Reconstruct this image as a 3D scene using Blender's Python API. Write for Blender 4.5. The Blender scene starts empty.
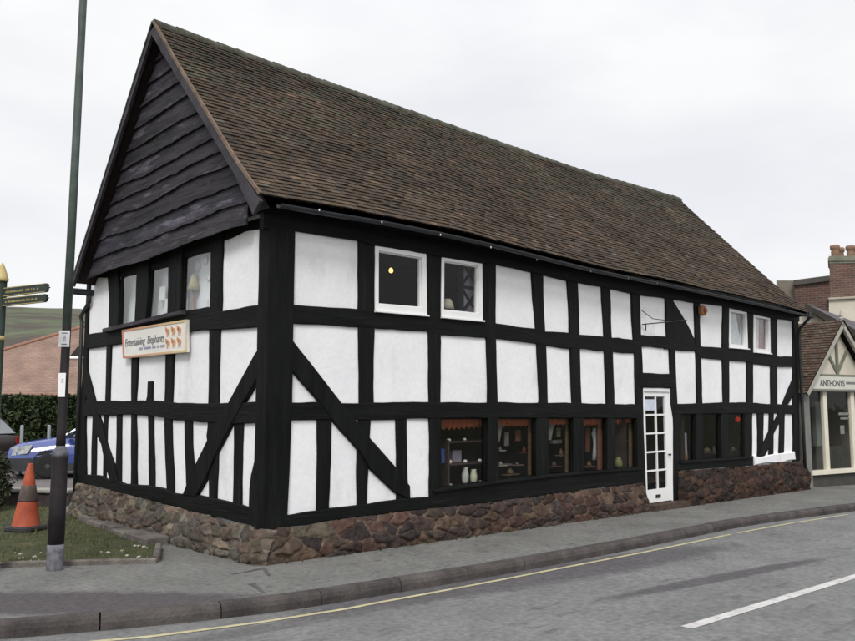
import bpy, math, random
from mathutils import Vector, noise, Matrix
S = bpy.context.scene; COL = S.collection
R = math.radians
RNG = random.Random(7)

# ------------------------------------------------------------------ camera model (real place: metres, house corner at origin)
F = 827.0; CX, CY = 427.5, 320.5
HEAD = R(46.2); PITCH = math.atan(85 / F)
CAM = Vector((-4.93, -7.64, 1.65))
_fh = Vector((math.cos(HEAD), math.sin(HEAD), 0)); RIGHT = Vector((math.sin(HEAD), -math.cos(HEAD), 0)); UP = Vector((0, 0, 1))
FWD = _fh * math.cos(PITCH) + UP * math.sin(PITCH); CUP = UP * math.cos(PITCH) - _fh * math.sin(PITCH)
def ray(x, y): return FWD + RIGHT * ((x - CX) / F) - CUP * ((y - CY) / F)
class Plane:
    """a vertical surface of the place: origin, horizontal direction u, outward normal n"""
    def __init__(s, o, u, n): s.o, s.u, s.n = Vector(o), Vector(u).normalized(), Vector(n).normalized()
    def at(s, x, y, d=0.0):
        r = ray(x, y); o = s.o + s.n * d; t = (o - CAM).dot(s.n) / r.dot(s.n); p = CAM + r * t
        return ((p - s.o).dot(s.u), p.z)
    def P(s, u, v, d=0.0):
        p = s.o + s.u * u + s.n * d; return Vector((p.x, p.y, v))
    def poly(s, pts, d=0.0): return [s.at(x, y, d) for x, y in pts]
def g(x): return -0.0132 * max(0, min(x, 30))           # the street falls gently along the front
def ground(px, py, off=0.0):
    z = off
    for _ in range(6):
        r = ray(px, py); t = (z - CAM.z) / r.z; p = CAM + r * t; z = g(p.x) + off
    return p
FR = Plane((0, 0, 0), (1, 0, 0), (0, -1, 0))            # long street front
GA = Plane((0, 0, 0), (0, 1, 0), (-1, 0, 0))            # gable front
def lerp(a, b, t): return a + (b - a) * t
def interp(pts, x):
    if x <= pts[0][0]: return pts[0][1]
    for (a, b), (c, d) in zip(pts, pts[1:]):
        if x <= c: return b + (d - b) * (x - a) / (c - a) if c > a else d
    return pts[-1][1]
def n1(x, y=0.0, z=0.0): return noise.noise(Vector((x, y, z)))

# ------------------------------------------------------------------ materials
MATS = {}
def mat(name, c, c2=None, scale=6.0, rough=0.8, bump=0.0, bscale=None, tint=False, metal=0.0, stretch=(1, 1, 1), detail=6, lo=0.35, hi=0.65, spec=0.3, mottle=0.0, third=None, emit=None, tstretch=None, blot=None):
    m = bpy.data.materials.new(name); m.use_nodes = True; nt = m.node_tree; N = nt.nodes; L = nt.links
    b = N['Principled BSDF']; b.inputs['Roughness'].default_value = rough; b.inputs['Metallic'].default_value = metal
    b.inputs['Specular IOR Level'].default_value = spec
    tc = N.new('ShaderNodeTexCoord'); mp = N.new('ShaderNodeMapping'); mp.inputs['Scale'].default_value = stretch
    L.new(tc.outputs['Object'], mp.inputs['Vector'])
    def nz(sc, det=detail, w=0):
        n = N.new('ShaderNodeTexNoise'); n.inputs['Scale'].default_value = sc; n.inputs['Detail'].default_value = det; n.inputs['Roughness'].default_value = 0.6
        L.new(mp.outputs[0], n.inputs['Vector']); return n.outputs['Fac']
    def ramp(fac, a, bb, l, h):
        r = N.new('ShaderNodeValToRGB'); r.color_ramp.elements[0].position = l; r.color_ramp.elements[1].position = h
        r.color_ramp.elements[0].color = (*a, 1); r.color_ramp.elements[1].color = (*bb, 1); L.new(fac, r.inputs[0]); return r.outputs[0]
    def mix(kind, f, a, bb):
        x = N.new('ShaderNodeMix'); x.data_type = 'RGBA'; x.blend_type = kind
        if isinstance(f, float): x.inputs['Factor'].default_value = f
        else: L.new(f, x.inputs['Factor'])
        L.new(a, x.inputs[6]); L.new(bb, x.inputs[7]); return x.outputs[2]
    col = ramp(nz(scale), c, c2 or c, lo, hi)
    if third:
        tcol, tsc, l, h = third
        rgb = N.new('ShaderNodeRGB'); rgb.outputs[0].default_value = (*tcol, 1)
        keep = mp
        if tstretch: mp = N.new('ShaderNodeMapping'); mp.inputs['Scale'].default_value = tstretch; L.new(tc.outputs['Object'], mp.inputs['Vector'])
        n_ = N.new('ShaderNodeTexNoise'); n_.inputs['Scale'].default_value = tsc; n_.inputs['Detail'].default_value = 9; n_.inputs['Roughness'].default_value = .68; L.new(mp.outputs[0], n_.inputs['Vector']); mp = keep
        f = ramp(n_.outputs['Fac'], (0, 0, 0), (1, 1, 1), l, h); col = mix('MIX', f, col, rgb.outputs[0])
    for (bc, brot, bs, bcol, bamt) in (blot or ()):
        m2 = N.new('ShaderNodeMapping'); m2.vector_type = 'TEXTURE'; m2.inputs['Location'].default_value = bc; m2.inputs['Rotation'].default_value = (0, 0, brot); m2.inputs['Scale'].default_value = bs; L.new(tc.outputs['Object'], m2.inputs['Vector'])
        ln = N.new('ShaderNodeVectorMath'); ln.operation = 'LENGTH'; L.new(m2.outputs[0], ln.inputs[0]); ad_ = N.new('ShaderNodeMath'); ad_.operation = 'MULTIPLY_ADD'; ad_.inputs[1].default_value = 1.1
        nn_ = N.new('ShaderNodeTexNoise'); nn_.inputs['Scale'].default_value = 3.5; nn_.inputs['Detail'].default_value = 9; nn_.inputs['Roughness'].default_value = .7; L.new(tc.outputs['Object'], nn_.inputs['Vector']); L.new(nn_.outputs['Fac'], ad_.inputs[0]); L.new(ln.outputs['Value'], ad_.inputs[2])
        mrn = N.new('ShaderNodeMapRange'); mrn.inputs['From Min'].default_value = 1.35; mrn.inputs['From Max'].default_value = 1.75; mrn.inputs['To Min'].default_value = bamt; mrn.inputs['To Max'].default_value = 0; L.new(ad_.outputs[0], mrn.inputs['Value'])
        rgb = N.new('ShaderNodeRGB'); rgb.outputs[0].default_value = (*bcol, 1); col = mix('MIX', mrn.outputs[0], col, rgb.outputs[0])
    if mottle:
        f = ramp(nz(scale * 14, 3), (1 - mottle,) * 3, (1 + mottle,) * 3, 0.3, 0.7); col = mix('MULTIPLY', 1.0, col, f)
    if tint:
        a = N.new('ShaderNodeAttribute'); a.attribute_name = 'tint'; col = mix('MULTIPLY', 1.0, col, a.outputs['Color'])
    L.new(col, b.inputs['Base Color'])
    if bump:
        bp = N.new('ShaderNodeBump'); bp.inputs['Strength'].default_value = bump; bp.inputs['Distance'].default_value = 0.02
        L.new(nz(bscale or scale * 6, 5), bp.inputs['Height']); L.new(bp.outputs[0], b.inputs['Normal'])
    if emit:
        b.inputs['Emission Color'].default_value = (*emit[0], 1); b.inputs['Emission Strength'].default_value = emit[1]
    MATS[name] = m; m['_n'] = 0
    return m
def brick_mat(name, c1, c2, mortar, scale, plane='x'):
    m = bpy.data.materials.new(name); m.use_nodes = True; nt = m.node_tree; N = nt.nodes; L = nt.links
    b = N['Principled BSDF']; b.inputs['Roughness'].default_value = 0.9; b.inputs['Specular IOR Level'].default_value = 0.2
    at = N.new('ShaderNodeAttribute'); at.attribute_name = 'wallco'
    br = N.new('ShaderNodeTexBrick'); br.inputs['Color1'].default_value = (*c1, 1); br.inputs['Color2'].default_value = (*c2, 1); br.inputs['Mortar'].default_value = (*mortar, 1)
    br.inputs['Scale'].default_value = scale; br.inputs['Mortar Size'].default_value = 0.012; br.inputs['Brick Width'].default_value = 0.225; br.inputs['Row Height'].default_value = 0.075
    L.new(at.outputs['Vector'], br.inputs['Vector'])
    nz = N.new('ShaderNodeTexNoise'); nz.inputs['Scale'].default_value = 1.7; nz.inputs['Detail'].default_value = 7; L.new(at.outputs['Vector'], nz.inputs['Vector'])
    rp = N.new('ShaderNodeValToRGB'); rp.color_ramp.elements[0].color = (.72, .72, .74, 1); rp.color_ramp.elements[1].color = (1.2, 1.18, 1.15, 1); rp.color_ramp.elements[0].position = .3; rp.color_ramp.elements[1].position = .7
    L.new(nz.outputs['Fac'], rp.inputs[0])
    mx = N.new('ShaderNodeMix'); mx.data_type = 'RGBA'; mx.blend_type = 'MULTIPLY'; mx.inputs['Factor'].default_value = 1
    L.new(br.outputs['Color'], mx.inputs[6]); L.new(rp.outputs[0], mx.inputs[7]); L.new(mx.outputs[2], b.inputs['Base Color'])
    bp = N.new('ShaderNodeBump'); bp.inputs['Strength'].default_value = .5; bp.inputs['Distance'].default_value = .01; bp.invert = True
    L.new(br.outputs['Fac'], bp.inputs['Height']); L.new(bp.outputs[0], b.inputs['Normal'])
    return m
def glass_mat(name, tintc, rough=0.02, k=.5):
    m = bpy.data.materials.new(name); m.use_nodes = True; nt = m.node_tree; N = nt.nodes; L = nt.links
    N.remove(N['Principled BSDF']); out = N['Material Output']
    t = N.new('ShaderNodeBsdfTransparent'); t.inputs['Color'].default_value = (*tintc, 1)
    gl = N.new('ShaderNodeBsdfGlossy'); gl.inputs['Roughness'].default_value = rough
    lw = N.new('ShaderNodeLayerWeight'); lw.inputs['Blend'].default_value = .5
    pw = N.new('ShaderNodeMath'); pw.operation = 'POWER'; pw.inputs[1].default_value = 5; L.new(lw.outputs['Facing'], pw.inputs[0])
    fr = N.new('ShaderNodeMath'); fr.operation = 'MULTIPLY_ADD'; fr.inputs[1].default_value = .96 * k; fr.inputs[2].default_value = .04 * k; L.new(pw.outputs[0], fr.inputs[0])
    tc = N.new('ShaderNodeTexCoord'); nz = N.new('ShaderNodeTexNoise'); nz.inputs['Scale'].default_value = 2.2; L.new(tc.outputs['Object'], nz.inputs['Vector'])
    bp = N.new('ShaderNodeBump'); bp.inputs['Strength'].default_value = .12; bp.inputs['Distance'].default_value = .03; L.new(nz.outputs['Fac'], bp.inputs['Height']); L.new(bp.outputs[0], gl.inputs['Normal'])
    mx = N.new('ShaderNodeMixShader'); L.new(fr.outputs[0], mx.inputs[0]); L.new(t.outputs[0], mx.inputs[1]); L.new(gl.outputs[0], mx.inputs[2])
    L.new(mx.outputs[0], out.inputs['Surface']); return m

PLASTER = mat('limewash_plaster', (.77, .765, .785), (.83, .825, .84), 1.6, .9, .25, 9, third=((.52, .51, .49), 1.8, .57, .88), tstretch=(1, 1, .45), mottle=.035, spec=.15)
TIMBER = mat('black_timber_upright', (.0035, .0045, .0038), (.0085, .0098, .0088), 3, .62, .45, 14, stretch=(3, 3, .35), spec=.10, third=((.016, .017, .0165), 2.2, .56, .72), tstretch=(9, 9, .45))
TIMBERH = mat('black_timber_level', (.0035, .0045, .0038), (.0085, .0098, .0088), 3, .62, .45, 14, stretch=(.35, .35, 3), spec=.10, third=((.016, .017, .0165), 2.2, .56, .72), tstretch=(.45, .45, 9))
BOARD = mat('weathered_boarding', (.009, .008, .010), (.042, .037, .046), 4, .7, .9, 10, stretch=(2, .35, 3.2), tint=True, spec=.25, third=((.17, .155, .185), 2.4, .55, .74), tstretch=(1, .5, 2.4))
BARGE = mat('weathered_bargeboard', (.022, .020, .025), (.055, .050, .060), 3, .75, .5, 12, stretch=(2, 1, 1))
TILE = mat('clay_tile', (.78, .78, .8), (1.12, 1.1, 1.05), 7, .88, .6, 40, tint=True, spec=.15, mottle=.18)
RIDGE = mat('mossy_ridge_tile', (.060, .058, .046), (.115, .118, .095), 5, .95, .6, 30, spec=.1)
STONE = mat('rubble_stone', (.52, .52, .53), (1.08, 1.04, .99), 9, .92, .9, 30, tint=True, spec=.12, mottle=.2)
PAINT = mat('white_gloss_paint', (.76, .76, .76), (.80, .80, .80), 4, .45, .05)
GREYPAINT = mat('grey_paint', (.15, .15, .14), (.20, .20, .18), 4, .6, .05)
CREAM = mat('cream_paint', (.62, .58, .47), (.68, .64, .54), 3, .6, .05)
RENDER = mat('cream_render', (.50, .46, .38), (.60, .56, .47), 1.5, .9, .2)
DARKIRON = mat('black_iron', (.012, .014, .014), (.022, .024, .024), 8, .5, .15)
PIPE = mat('dark_gutter', (.02, .022, .026), (.035, .038, .045), 6, .45)
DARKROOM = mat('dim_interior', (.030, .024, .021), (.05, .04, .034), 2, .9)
PALE_BACKING = mat('pane_brightener', (.78, .80, .83), (.86, .88, .90), 2.0, .9)  # near-white sheet colour that lightens the gable panes
GLASS = glass_mat('window_glass', (.90, .90, .89), .02, .42)
GLASSOLD = glass_mat('old_window_glass', (.97, .98, .98), .03, 1.25)
POSTPAINT = mat('green_post_paint', (.050, .068, .060), (.085, .105, .095), 6, .55, .1)
POSTDARK = mat('dark_post_paint', (.012, .010, .011), (.028, .022, .024), 6, .6, .15)
WRAP = mat('grey_wrap', (.085, .085, .10), (.19, .19, .22), 14, .7, .4)

# ------------------------------------------------------------------ mesh builder
class MB:
    def __init__(s): s.v = []; s.f = []; s.c = []; s.w = None
    def add(s, vs, fs, col=None):
        o = len(s.v); s.v += [tuple(p) for p in vs]
        for f in fs: s.f.append([o + i for i in f]); s.c.append(col)
        return s
    def box(s, x0, x1, y0, y1, z0, z1, col=None):
        return s.add([(x0, y0, z0), (x1, y0, z0), (x1, y1, z0), (x0, y1, z0), (x0, y0, z1), (x1, y0, z1), (x1, y1, z1), (x0, y1, z1)],
                     [(0, 3, 2, 1), (4, 5, 6, 7), (0, 1, 5, 4), (1, 2, 6, 5), (2, 3, 7, 6), (3, 0, 4, 7)], col)
    def obox(s, c, ax, ay, az, hx, hy, hz, bev=0.0, col=None):
        c = Vector(c); ax, ay, az = [Vector(a).normalized() for a in (ax, ay, az)]
        if not bev:
            vs = [c + ax * (hx * i) + ay * (hy * j) + az * (hz * k) for k in (-1, 1) for i, j in ((-1, -1), (1, -1), (1, 1), (-1, 1))]
            return s.add(vs, [(0, 3, 2, 1), (4, 5, 6, 7), (0, 1, 5, 4), (1, 2, 6, 5), (2, 3, 7, 6), (3, 0, 4, 7)], col)
        rings = []
        for k, ins in ((-hz, bev), (-hz + bev, 0), (hz - bev, 0), (hz, bev)):
            a, b = hx - ins, hy - ins
            rings.append([c + ax * x + ay * y + az * k for x, y in ((-a + bev, -b), (a - bev, -b), (a, -b + bev), (a, b - bev), (a - bev, b), (-a + bev, b), (-a, b - bev), (-a, -b + bev))])
        return s.loft(rings, True, col)
    def loft(s, rings, caps=True, col=None, closed=True):
        n = len(rings[0]); vs = [p for r in rings for p in r]; fs = []
        for i in range(len(rings) - 1):
            for j in range(n if closed else n - 1):
                k = (j + 1) % n; fs.append((i * n + j, i * n + k, (i + 1) * n + k, (i + 1) * n + j))
        if caps: fs.append(tuple(range(n - 1, -1, -1))); fs.append(tuple((len(rings) - 1) * n + j for j in range(n)))
        return s.add(vs, fs, col)
    def tube(s, pts, r, n=10, caps=True, col=None):
        pts = [Vector(p) for p in pts]; rings = []
        rs = r if isinstance(r, (list, tuple)) else [r] * len(pts)
        d0 = (pts[1] - pts[0]).normalized(); ref = Vector((0, 0, 1)) if abs(d0.z) < .9 else Vector((1, 0, 0))
        for i, p in enumerate(pts):
            d = (pts[min(i + 1, len(pts) - 1)] - pts[max(i - 1, 0)]).normalized()
            a = d.cross(ref).normalized(); b = d.cross(a)
            rings.append([p + (a * math.cos(2 * math.pi * k / n) + b * math.sin(2 * math.pi * k / n)) * rs[i] for k in range(n)])
        return s.loft(rings, caps, col)
    def lathe(s, prof, c, n=20, axis=Vector((0, 0, 1)), col=None):
        c = Vector(c); ax = Vector(axis).normalized(); a = ax.orthogonal().normalized(); b = ax.cross(a)
        rings = [[c + ax * z + (a * math.cos(2 * math.pi * k / n) + b * math.sin(2 * math.pi * k / n)) * r for k in range(n)] for r, z in prof]
        return s.loft(rings, True, col)
    def prism(s, pl, poly, d0, d1, bev=0.0, col=None):
        """2-D outline on a Plane, from depth d0 to d1 (outward), front arris eased by bev"""
        poly = list(poly); area = sum(a[0] * b[1] - b[0] * a[1] for a, b in zip(poly, poly[1:] + poly[:1]))
        flip = pl.u.cross(Vector((0, 0, 1))).dot(pl.n) < 0
        if area < 0: poly.reverse()
        n = len(poly); ins = []
        for i in range(n):
            p = Vector(poly[i]); a = (p - Vector(poly[i - 1])); b = (Vector(poly[(i + 1) % n]) - p)
            a = a.normalized() if a.length > 1e-6 else Vector((1, 0)); b = b.normalized() if b.length > 1e-6 else a
            t = a + b; t = t.normalized() if t.length > 1e-6 else a
            ins.append(p + Vector((-t.y, t.x)) * bev)
        rings = [[pl.P(u, v, d0) for u, v in poly], [pl.P(u, v, d1 - bev) for u, v in poly]]
        if bev: rings.append([pl.P(q.x, q.y, d1) for q in ins])
        if flip: rings = [r[::-1] for r in rings]
        return s.loft(rings, True, col)
    def build(s, name, m, parent=None, smooth=False, world=True):
        me = bpy.data.meshes.new(name)
        off = parent.location.copy() if (parent and not parent.parent) else (parent['_o'] and Vector(parent['_o']) if parent else Vector())
        me.from_pydata([(x - off[0], y - off[1], z - off[2]) for x, y, z in s.v], [], s.f); me.materials.append(m)
        if any(c is not None for c in s.c):
            at = me.color_attributes.new('tint', 'FLOAT_COLOR', 'CORNER'); dat = []
            for f, c in zip(s.f, s.c):
                c = c or (1, 1, 1); dat += [c[0], c[1], c[2], 1.0] * len(f)
            at.data.foreach_set('color', dat)
        if s.w:
            at = me.attributes.new('wallco', 'FLOAT_VECTOR', 'POINT'); dat = []
            for x, y, z in s.v:
                p = Vector((x, y, z)); dat += [p.dot(s.w), z, 0.0]
            at.data.foreach_set('vector', dat)
        me.validate(); me.update()
        if smooth: me.polygons.foreach_set('use_smooth', [True] * len(me.polygons))
        o = bpy.data.objects.new(name, me); COL.objects.link(o)
        if parent: o.parent = parent
        o['_o'] = (off[0], off[1], off[2])
        return o
def thing(name, label, cat, loc=(0, 0, 0), group=None):
    o = bpy.data.objects.new(name, None); COL.objects.link(o); o.location = loc; o['_o'] = tuple(loc); o.empty_display_size = .2
    return tag(o, label, cat, group)
def tag(o, label, cat, group=None):
    o['label'] = label; o['category'] = cat
    if group: o['group'] = group
    return o
def struct(o, kind='structure'): o['kind'] = kind; return o
def copy_tree(o, parent=None):
    c = o.copy(); COL.objects.link(c); c.parent = parent
    for ch in list(o.children): copy_tree(ch, c)
    return c
def text(name, s, pl, u, v, d, width, height, m, parent, shear=0.0, bold=0.0, vaxis=None):
    """lettering lying on a Plane, fitted to a width and height"""
    cu = bpy.data.curves.new(name, 'FONT'); cu.body = s; cu.size = 1; cu.extrude = .002; cu.offset = bold; cu.shear = shear
    o = bpy.data.objects.new(name, cu); COL.objects.link(o); bpy.context.view_layer.update()
    w, h = o.dimensions.x, o.dimensions.y
    me = bpy.data.meshes.new_from_object(o); bpy.data.objects.remove(o)
    vs = [x.co.copy() for x in me.vertices]; x0 = min(p.x for p in vs); y0 = min(p.y for p in vs)
    off = Vector(parent['_o']); slope = vaxis or 0.0; sc = height / h
    for x, p in zip(me.vertices, vs):
        a = (p.x - x0) * width / w; q = pl.P(u + a, v + (p.y - y0) * sc + a * slope, d + p.z); x.co = q - off
    me.materials.clear(); me.materials.append(m); o = bpy.data.objects.new(name, me); COL.objects.link(o); o.parent = parent; o['_o'] = tuple(off)
    return o

# ------------------------------------------------------------------ the timber framed house
house = thing('timber_framed_house', 'long black and white timber framed building with brown tiled roof', 'house')
def wobble(poly, amp, seed, step=.14):
    out = []; n = len(poly)
    for i in range(n):
        a, b = Vector(poly[i]), Vector(poly[(i + 1) % n]); L = (b - a).length; k = max(1, int(L / step))
        t = (b - a).normalized() if L > 1e-6 else Vector((1, 0)); nn = Vector((-t.y, t.x))
        for j in range(k):
            p = a.lerp(b, j / k)
            if j: p = p + nn * (amp * (n1(p.x * 2.1 + seed, p.y * 2.1, seed * 3.1) + .6 * n1(p.x * 6 + seed, p.y * 6, seed)))
            out.append((p.x, p.y))
    return out
_k = [0]
def timber(pl, name, pts, depth=.012, level=False, amp=.012, back=-.05):
    _k[0] += 1; mb = MB()
    poly = wobble(pl.poly(pts), amp, _k[0] * 1.7)
    mb.prism(pl, poly, back, depth + .0013 * (_k[0] % 7), .009)
    return mb.build(name, TIMBERH if level else TIMBER, house)
def vbar(pl, name, rows, **k):
    return timber(pl, name, [(r, y) for l, r, y in rows] + [(l, y) for l, r, y in reversed(rows)], **k)
def hbar(pl, name, cols, **k):
    return timber(pl, name, [(x, a) for x, a, b in cols] + [(x, b) for x, a, b in reversed(cols)], level=True, **k)

# uprights of the street front: (left, right, y) traced on the front plane
vbar(FR, 'post', [(358, 374.5, 236), (358.6, 374.2, 320), (359, 373.5, 400), (358.6, 373.3, 417)], depth=.014)
vbar(FR, 'stud', [(358.3, 371, 418), (357.3, 368.5, 460), (356.8, 366.8, 510)], depth=.006)
vbar(FR, 'post', [(425.5, 441, 246), (428, 440.4, 320), (429.2, 440, 400), (429.5, 441, 470), (429, 441, 506)], depth=.014)
vbar(FR, 'stud', [(317, 331.8, 416), (317, 331, 460), (316.5, 328.8, 516)], depth=.006)
vbar(FR, 'stud', [(395.5, 406.5, 416), (396.5, 407, 455), (397, 407.5, 480), (396, 410.5, 503)], depth=.006)
vbar(FR, 'post', [(481.5, 495.2, 256), (482.5, 495, 322), (486, 495.4, 340), (487.6, 497, 400), (486.5, 497, 440), (486.5, 497, 492)], depth=.014)
vbar(FR, 'post', [(531, 542.6, 268), (532.8, 543.3, 300), (535.4, 544.8, 328), (536.6, 546, 348), (538.8, 547.4, 400), (536, 548, 420), (536, 548, 486)], depth=.014)
vbar(FR, 'post', [(566.5, 577.4, 276), (569, 579, 330), (570.2, 579.6, 350), (571.5, 581, 400), (573, 583, 424), (573, 583, 482)], depth=.014)
vbar(FR, 'post', [(600.6, 609.6, 284), (603.7, 611.2, 336), (604.2, 612.4, 352), (606, 614, 402), (606.6, 615, 424), (606.6, 615, 480)], depth=.014)
vbar(FR, 'post', [(631, 639, 290), (632.8, 640.4, 338), (634, 641.5, 354), (635.6, 642.4, 404), (636.4, 643.5, 440), (637.5, 645.5, 492), (638.5, 646.5, 505)], depth=.016)
vbar(FR, 'post', [(664.8, 672.5, 295), (666.3, 673.2, 338), (669.2, 674.4, 350), (670, 676.8, 404), (672.7, 680, 420), (673, 680.5, 504)], depth=.016)
vbar(FR, 'stud', [(694, 699.3, 300), (694.8, 700.2, 346), (695.4, 700.8, 360), (696.8, 702, 404), (695.2, 702.7, 420), (695.2, 702.7, 466)], depth=.010)
vbar(FR, 'stud', [(722.6, 728.4, 303), (722, 728.4, 348), (722, 728.7, 362), (722.8, 728.7, 404), (720.4, 728, 420), (720.4, 728, 464)], depth=.010)
vbar(FR, 'stud', [(746.5, 753.2, 308), (747, 753.2, 350), (746.7, 753, 364), (746.7, 753, 404), (744.5, 752, 420), (744.5, 752, 462)], depth=.010)
vbar(FR, 'stud', [(769.5, 777, 314), (770, 777, 356), (770.6, 777, 368), (770.6, 777.2, 406)], depth=.010)
vbar(FR, 'post', [(792.7, 797.6, 312), (792.7, 798.2, 400), (792.6, 799, 462)], depth=.020)
vbar(FR, 'stud', [(757.4, 763.6, 410), (757.6, 763.2, 440), (757.2, 762.6, 457)], depth=.006)
vbar(FR, 'stud', [(769, 773.6, 410), (768.6, 773.2, 456)], depth=.006)
vbar(FR, 'stud', [(779.4, 784.6, 410), (779.0, 783.6, 454)], depth=.006)
# levels
hbar(FR, 'wall_plate', [(262, 205, 229), (291, 208, 230.6), (357, 218, 240.6), (374, 222, 246), (424, 231, 254), (441, 234, 257.5), (482, 244, 264), (495, 247, 264.4), (531, 255, 272.5), (566, 262, 280.8), (600, 270, 286.8), (631, 276, 293.8), (664, 283, 298.2), (694, 289, 303), (722, 295, 306.2), (746, 300, 312), (770, 306, 318.4), (798, 312, 321)], depth=.03)
hbar(FR, 'rail', [(288, 304.5, 323.4), (358, 309.2, 327.3), (374, 310.8, 328.5), (429, 316.4, 331.6), (440, 317, 335.2), (486, 321, 337.8), (495, 323.3, 338.8), (535, 328.6, 343.8), (545, 331.5, 345.8), (569, 332.9, 349), (580, 334.7, 348.8), (604, 336.6, 351.2), (612, 337.7, 351.8), (633, 339.8, 353.5), (638, 337.5, 349.5), (641, 334.8, 346.8), (666, 336.5, 348)], depth=.020)
hbar(FR, 'rail', [(664, 337, 349), (695, 345.4, 351.5), (699, 346, 358), (722, 348, 360), (747, 349.4, 362), (753, 352, 364), (770, 354, 366), (777, 356.2, 366.8), (796, 356.4, 367.2)], depth=.020)
hbar(FR, 'rail', [(288, 402.6, 420.4), (314, 401.8, 420), (358, 403.4, 420), (374, 402.5, 420.2), (414, 401.8, 418.6), (440, 402.4, 418.4), (487, 402.6, 418.2), (497, 402, 418), (538, 402.8, 418), (571, 403, 418), (606, 404, 418.2), (640, 404, 418.6)], depth=.020)
hbar(FR, 'rail', [(673, 404.4, 414.4), (696, 403.2, 414.2), (722, 402.2, 414), (752, 402.8, 413.4), (770, 404, 413.6), (796, 405, 414.2)], depth=.020)
hbar(FR, 'lintel', [(638, 372.7, 387.2), (669, 373.8, 388.2), (675, 374, 388.4)], depth=.020)
hbar(FR, 'sill_beam', [(283, 515.8, 527.4), (317, 510.5, 522.2), (329, 508.2, 520.4), (343, 506.8, 518.6), (367, 504, 515.6), (392, 500, 512.4), (410, 498, 510.3), (431, 496.8, 508)], depth=.024)
hbar(FR, 'sill_beam', [(429, 489.8, 508.4), (460, 485.2, 504.8), (490, 481, 502), (530, 476.6, 496.6), (560, 473.8, 492.5), (600, 471, 487.5), (641, 467.2, 482.6)], depth=.030)
hbar(FR, 'sill_beam', [(676, 461.8, 470.5), (700, 460.2, 469), (722, 458.6, 467.4), (752, 456.8, 465.5)], depth=.030)
# braces
timber(FR, 'brace', [(289, 337), (291.7, 340.4), (340.3, 402.6), (370.1, 439.3), (395, 467.4), (409, 486), (409, 499), (394, 493), (368.6, 468.3), (359.2, 451.9), (332.7, 422), (314.8, 397.6), (291.3, 371), (289, 368)], depth=.028, amp=.006)
timber(FR, 'brace', [(667, 297), (672.6, 300.6), (676, 306), (681, 314), (685.3, 321.3), (690, 330), (694, 339.2), (695, 349), (680, 349), (667, 343)], depth=.013, amp=.004)
timber(FR, 'brace', [(793, 378), (793, 394), (787, 404.5), (780, 420), (773.3, 432), (768, 448), (763, 457), (757, 457), (762, 445.5), (773.3, 422), (782, 404.5)], depth=.028, amp=.004)
# gable front
vbar(GA, 'stud', [(108, 119.4, 268), (110.5, 120, 300), (109.5, 119, 331)], depth=.018)
vbar(GA, 'stud', [(138.4, 151, 258), (137, 148.8, 300), (135.8, 146.6, 325)], depth=.018)
vbar(GA, 'stud', [(170.4, 184, 240), (169.6, 182.4, 285), (168.6, 181, 319)], depth=.018)
vbar(GA, 'post', [(212, 223.6, 226), (210.6, 222, 300), (210, 220.6, 335), (209, 218.8, 402), (208.4, 219, 426), (207.2, 219.4, 436), (208.6, 218.4, 446), (209.4, 218, 470), (209.8, 216.2, 503)], depth=.016)
vbar(GA, 'stud', [(234.4, 243.8, 416), (233.8, 243, 460), (233, 242, 510)], depth=.008)
vbar(GA, 'stud', [(184.6, 192.2, 414), (185, 192.6, 445), (186.2, 194, 475), (187, 195, 500)], depth=.008)
vbar(GA, 'stud', [(166.6, 175, 340), (165.2, 172.2, 402), (165, 172, 424), (166, 173.2, 460), (168, 174.6, 496)], depth=.012)
vbar(GA, 'stud', [(132.3, 139.2, 346), (132, 136.5, 402), (132, 136.4, 420), (131.5, 137, 490)], depth=.012)
vbar(GA, 'stud', [(107.4, 112, 340), (106, 109.9, 403)], depth=.012)
timber(GA, 'stud', [(148.7, 381.4), (153.1, 381.2), (152.8, 404), (146.2, 404), (148, 396)], depth=.010, amp=.003)
vbar(GA, 'stud', [(148.2, 153.2, 412), (148.6, 154.4, 455), (149.4, 155.2, 491)], depth=.008)
vbar(GA, 'stud', [(117, 122, 410), (116.4, 121.6, 450), (115.6, 121, 488)], depth=.008)
vbar(GA, 'stud', [(104.4, 108, 410), (103, 106.4, 484)], depth=.006)
vbar(GA, 'stud', [(93.2, 97.4, 410), (92, 96.8, 440), (91.2, 96.2, 482)], depth=.006)
vbar(GA, 'post', [(88.4, 91, 276), (86, 88.8, 332), (84.6, 88, 365), (82.4, 87, 395), (80, 86.2, 430), (80, 86.4, 484)], depth=.022)
hbar(GA, 'rail', [(86, 335, 349), (108, 331, 346.2), (123, 329, 343.7), (150, 321, 339.4), (182, 312.4, 332.4), (188, 310.6, 332), (209, 307, 330.2), (212, 310, 330.1), (222, 311.6, 329.8), (240, 308.6, 328.6), (264, 304.8, 326)], depth=.022)
hbar(GA, 'rail', [(84, 401, 416), (108, 401, 415.4), (132, 400.8, 414.6), (153, 400.6, 416), (165, 401.5, 417.6), (172, 402.3, 419.6), (209, 403.4, 422.4), (234, 403, 424), (264, 402, 423)], depth=.022)
hbar(GA, 'sill_beam', [(79, 474, 483), (91, 474.6, 484.6), (103, 475.8, 487.4), (110, 479.6, 489.6), (126, 483.8, 493.4), (149, 485, 499.4), (166, 488.6, 504), (175, 493, 506.2), (198, 494.6, 512), (218, 499, 517), (242, 504.6, 523), (258, 509, 527)], depth=.028)
hbar(GA, 'wall_plate', [(85, 270, 279.5), (100, 267, 277.6), (120, 262, 277), (138, 258, 273.6), (151, 252, 270.4), (170.5, 245, 265.4), (184, 240, 256.4), (212, 231, 250.4), (224, 227, 240.5), (245, 222, 232), (264, 216, 229)], depth=-.004)
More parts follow.
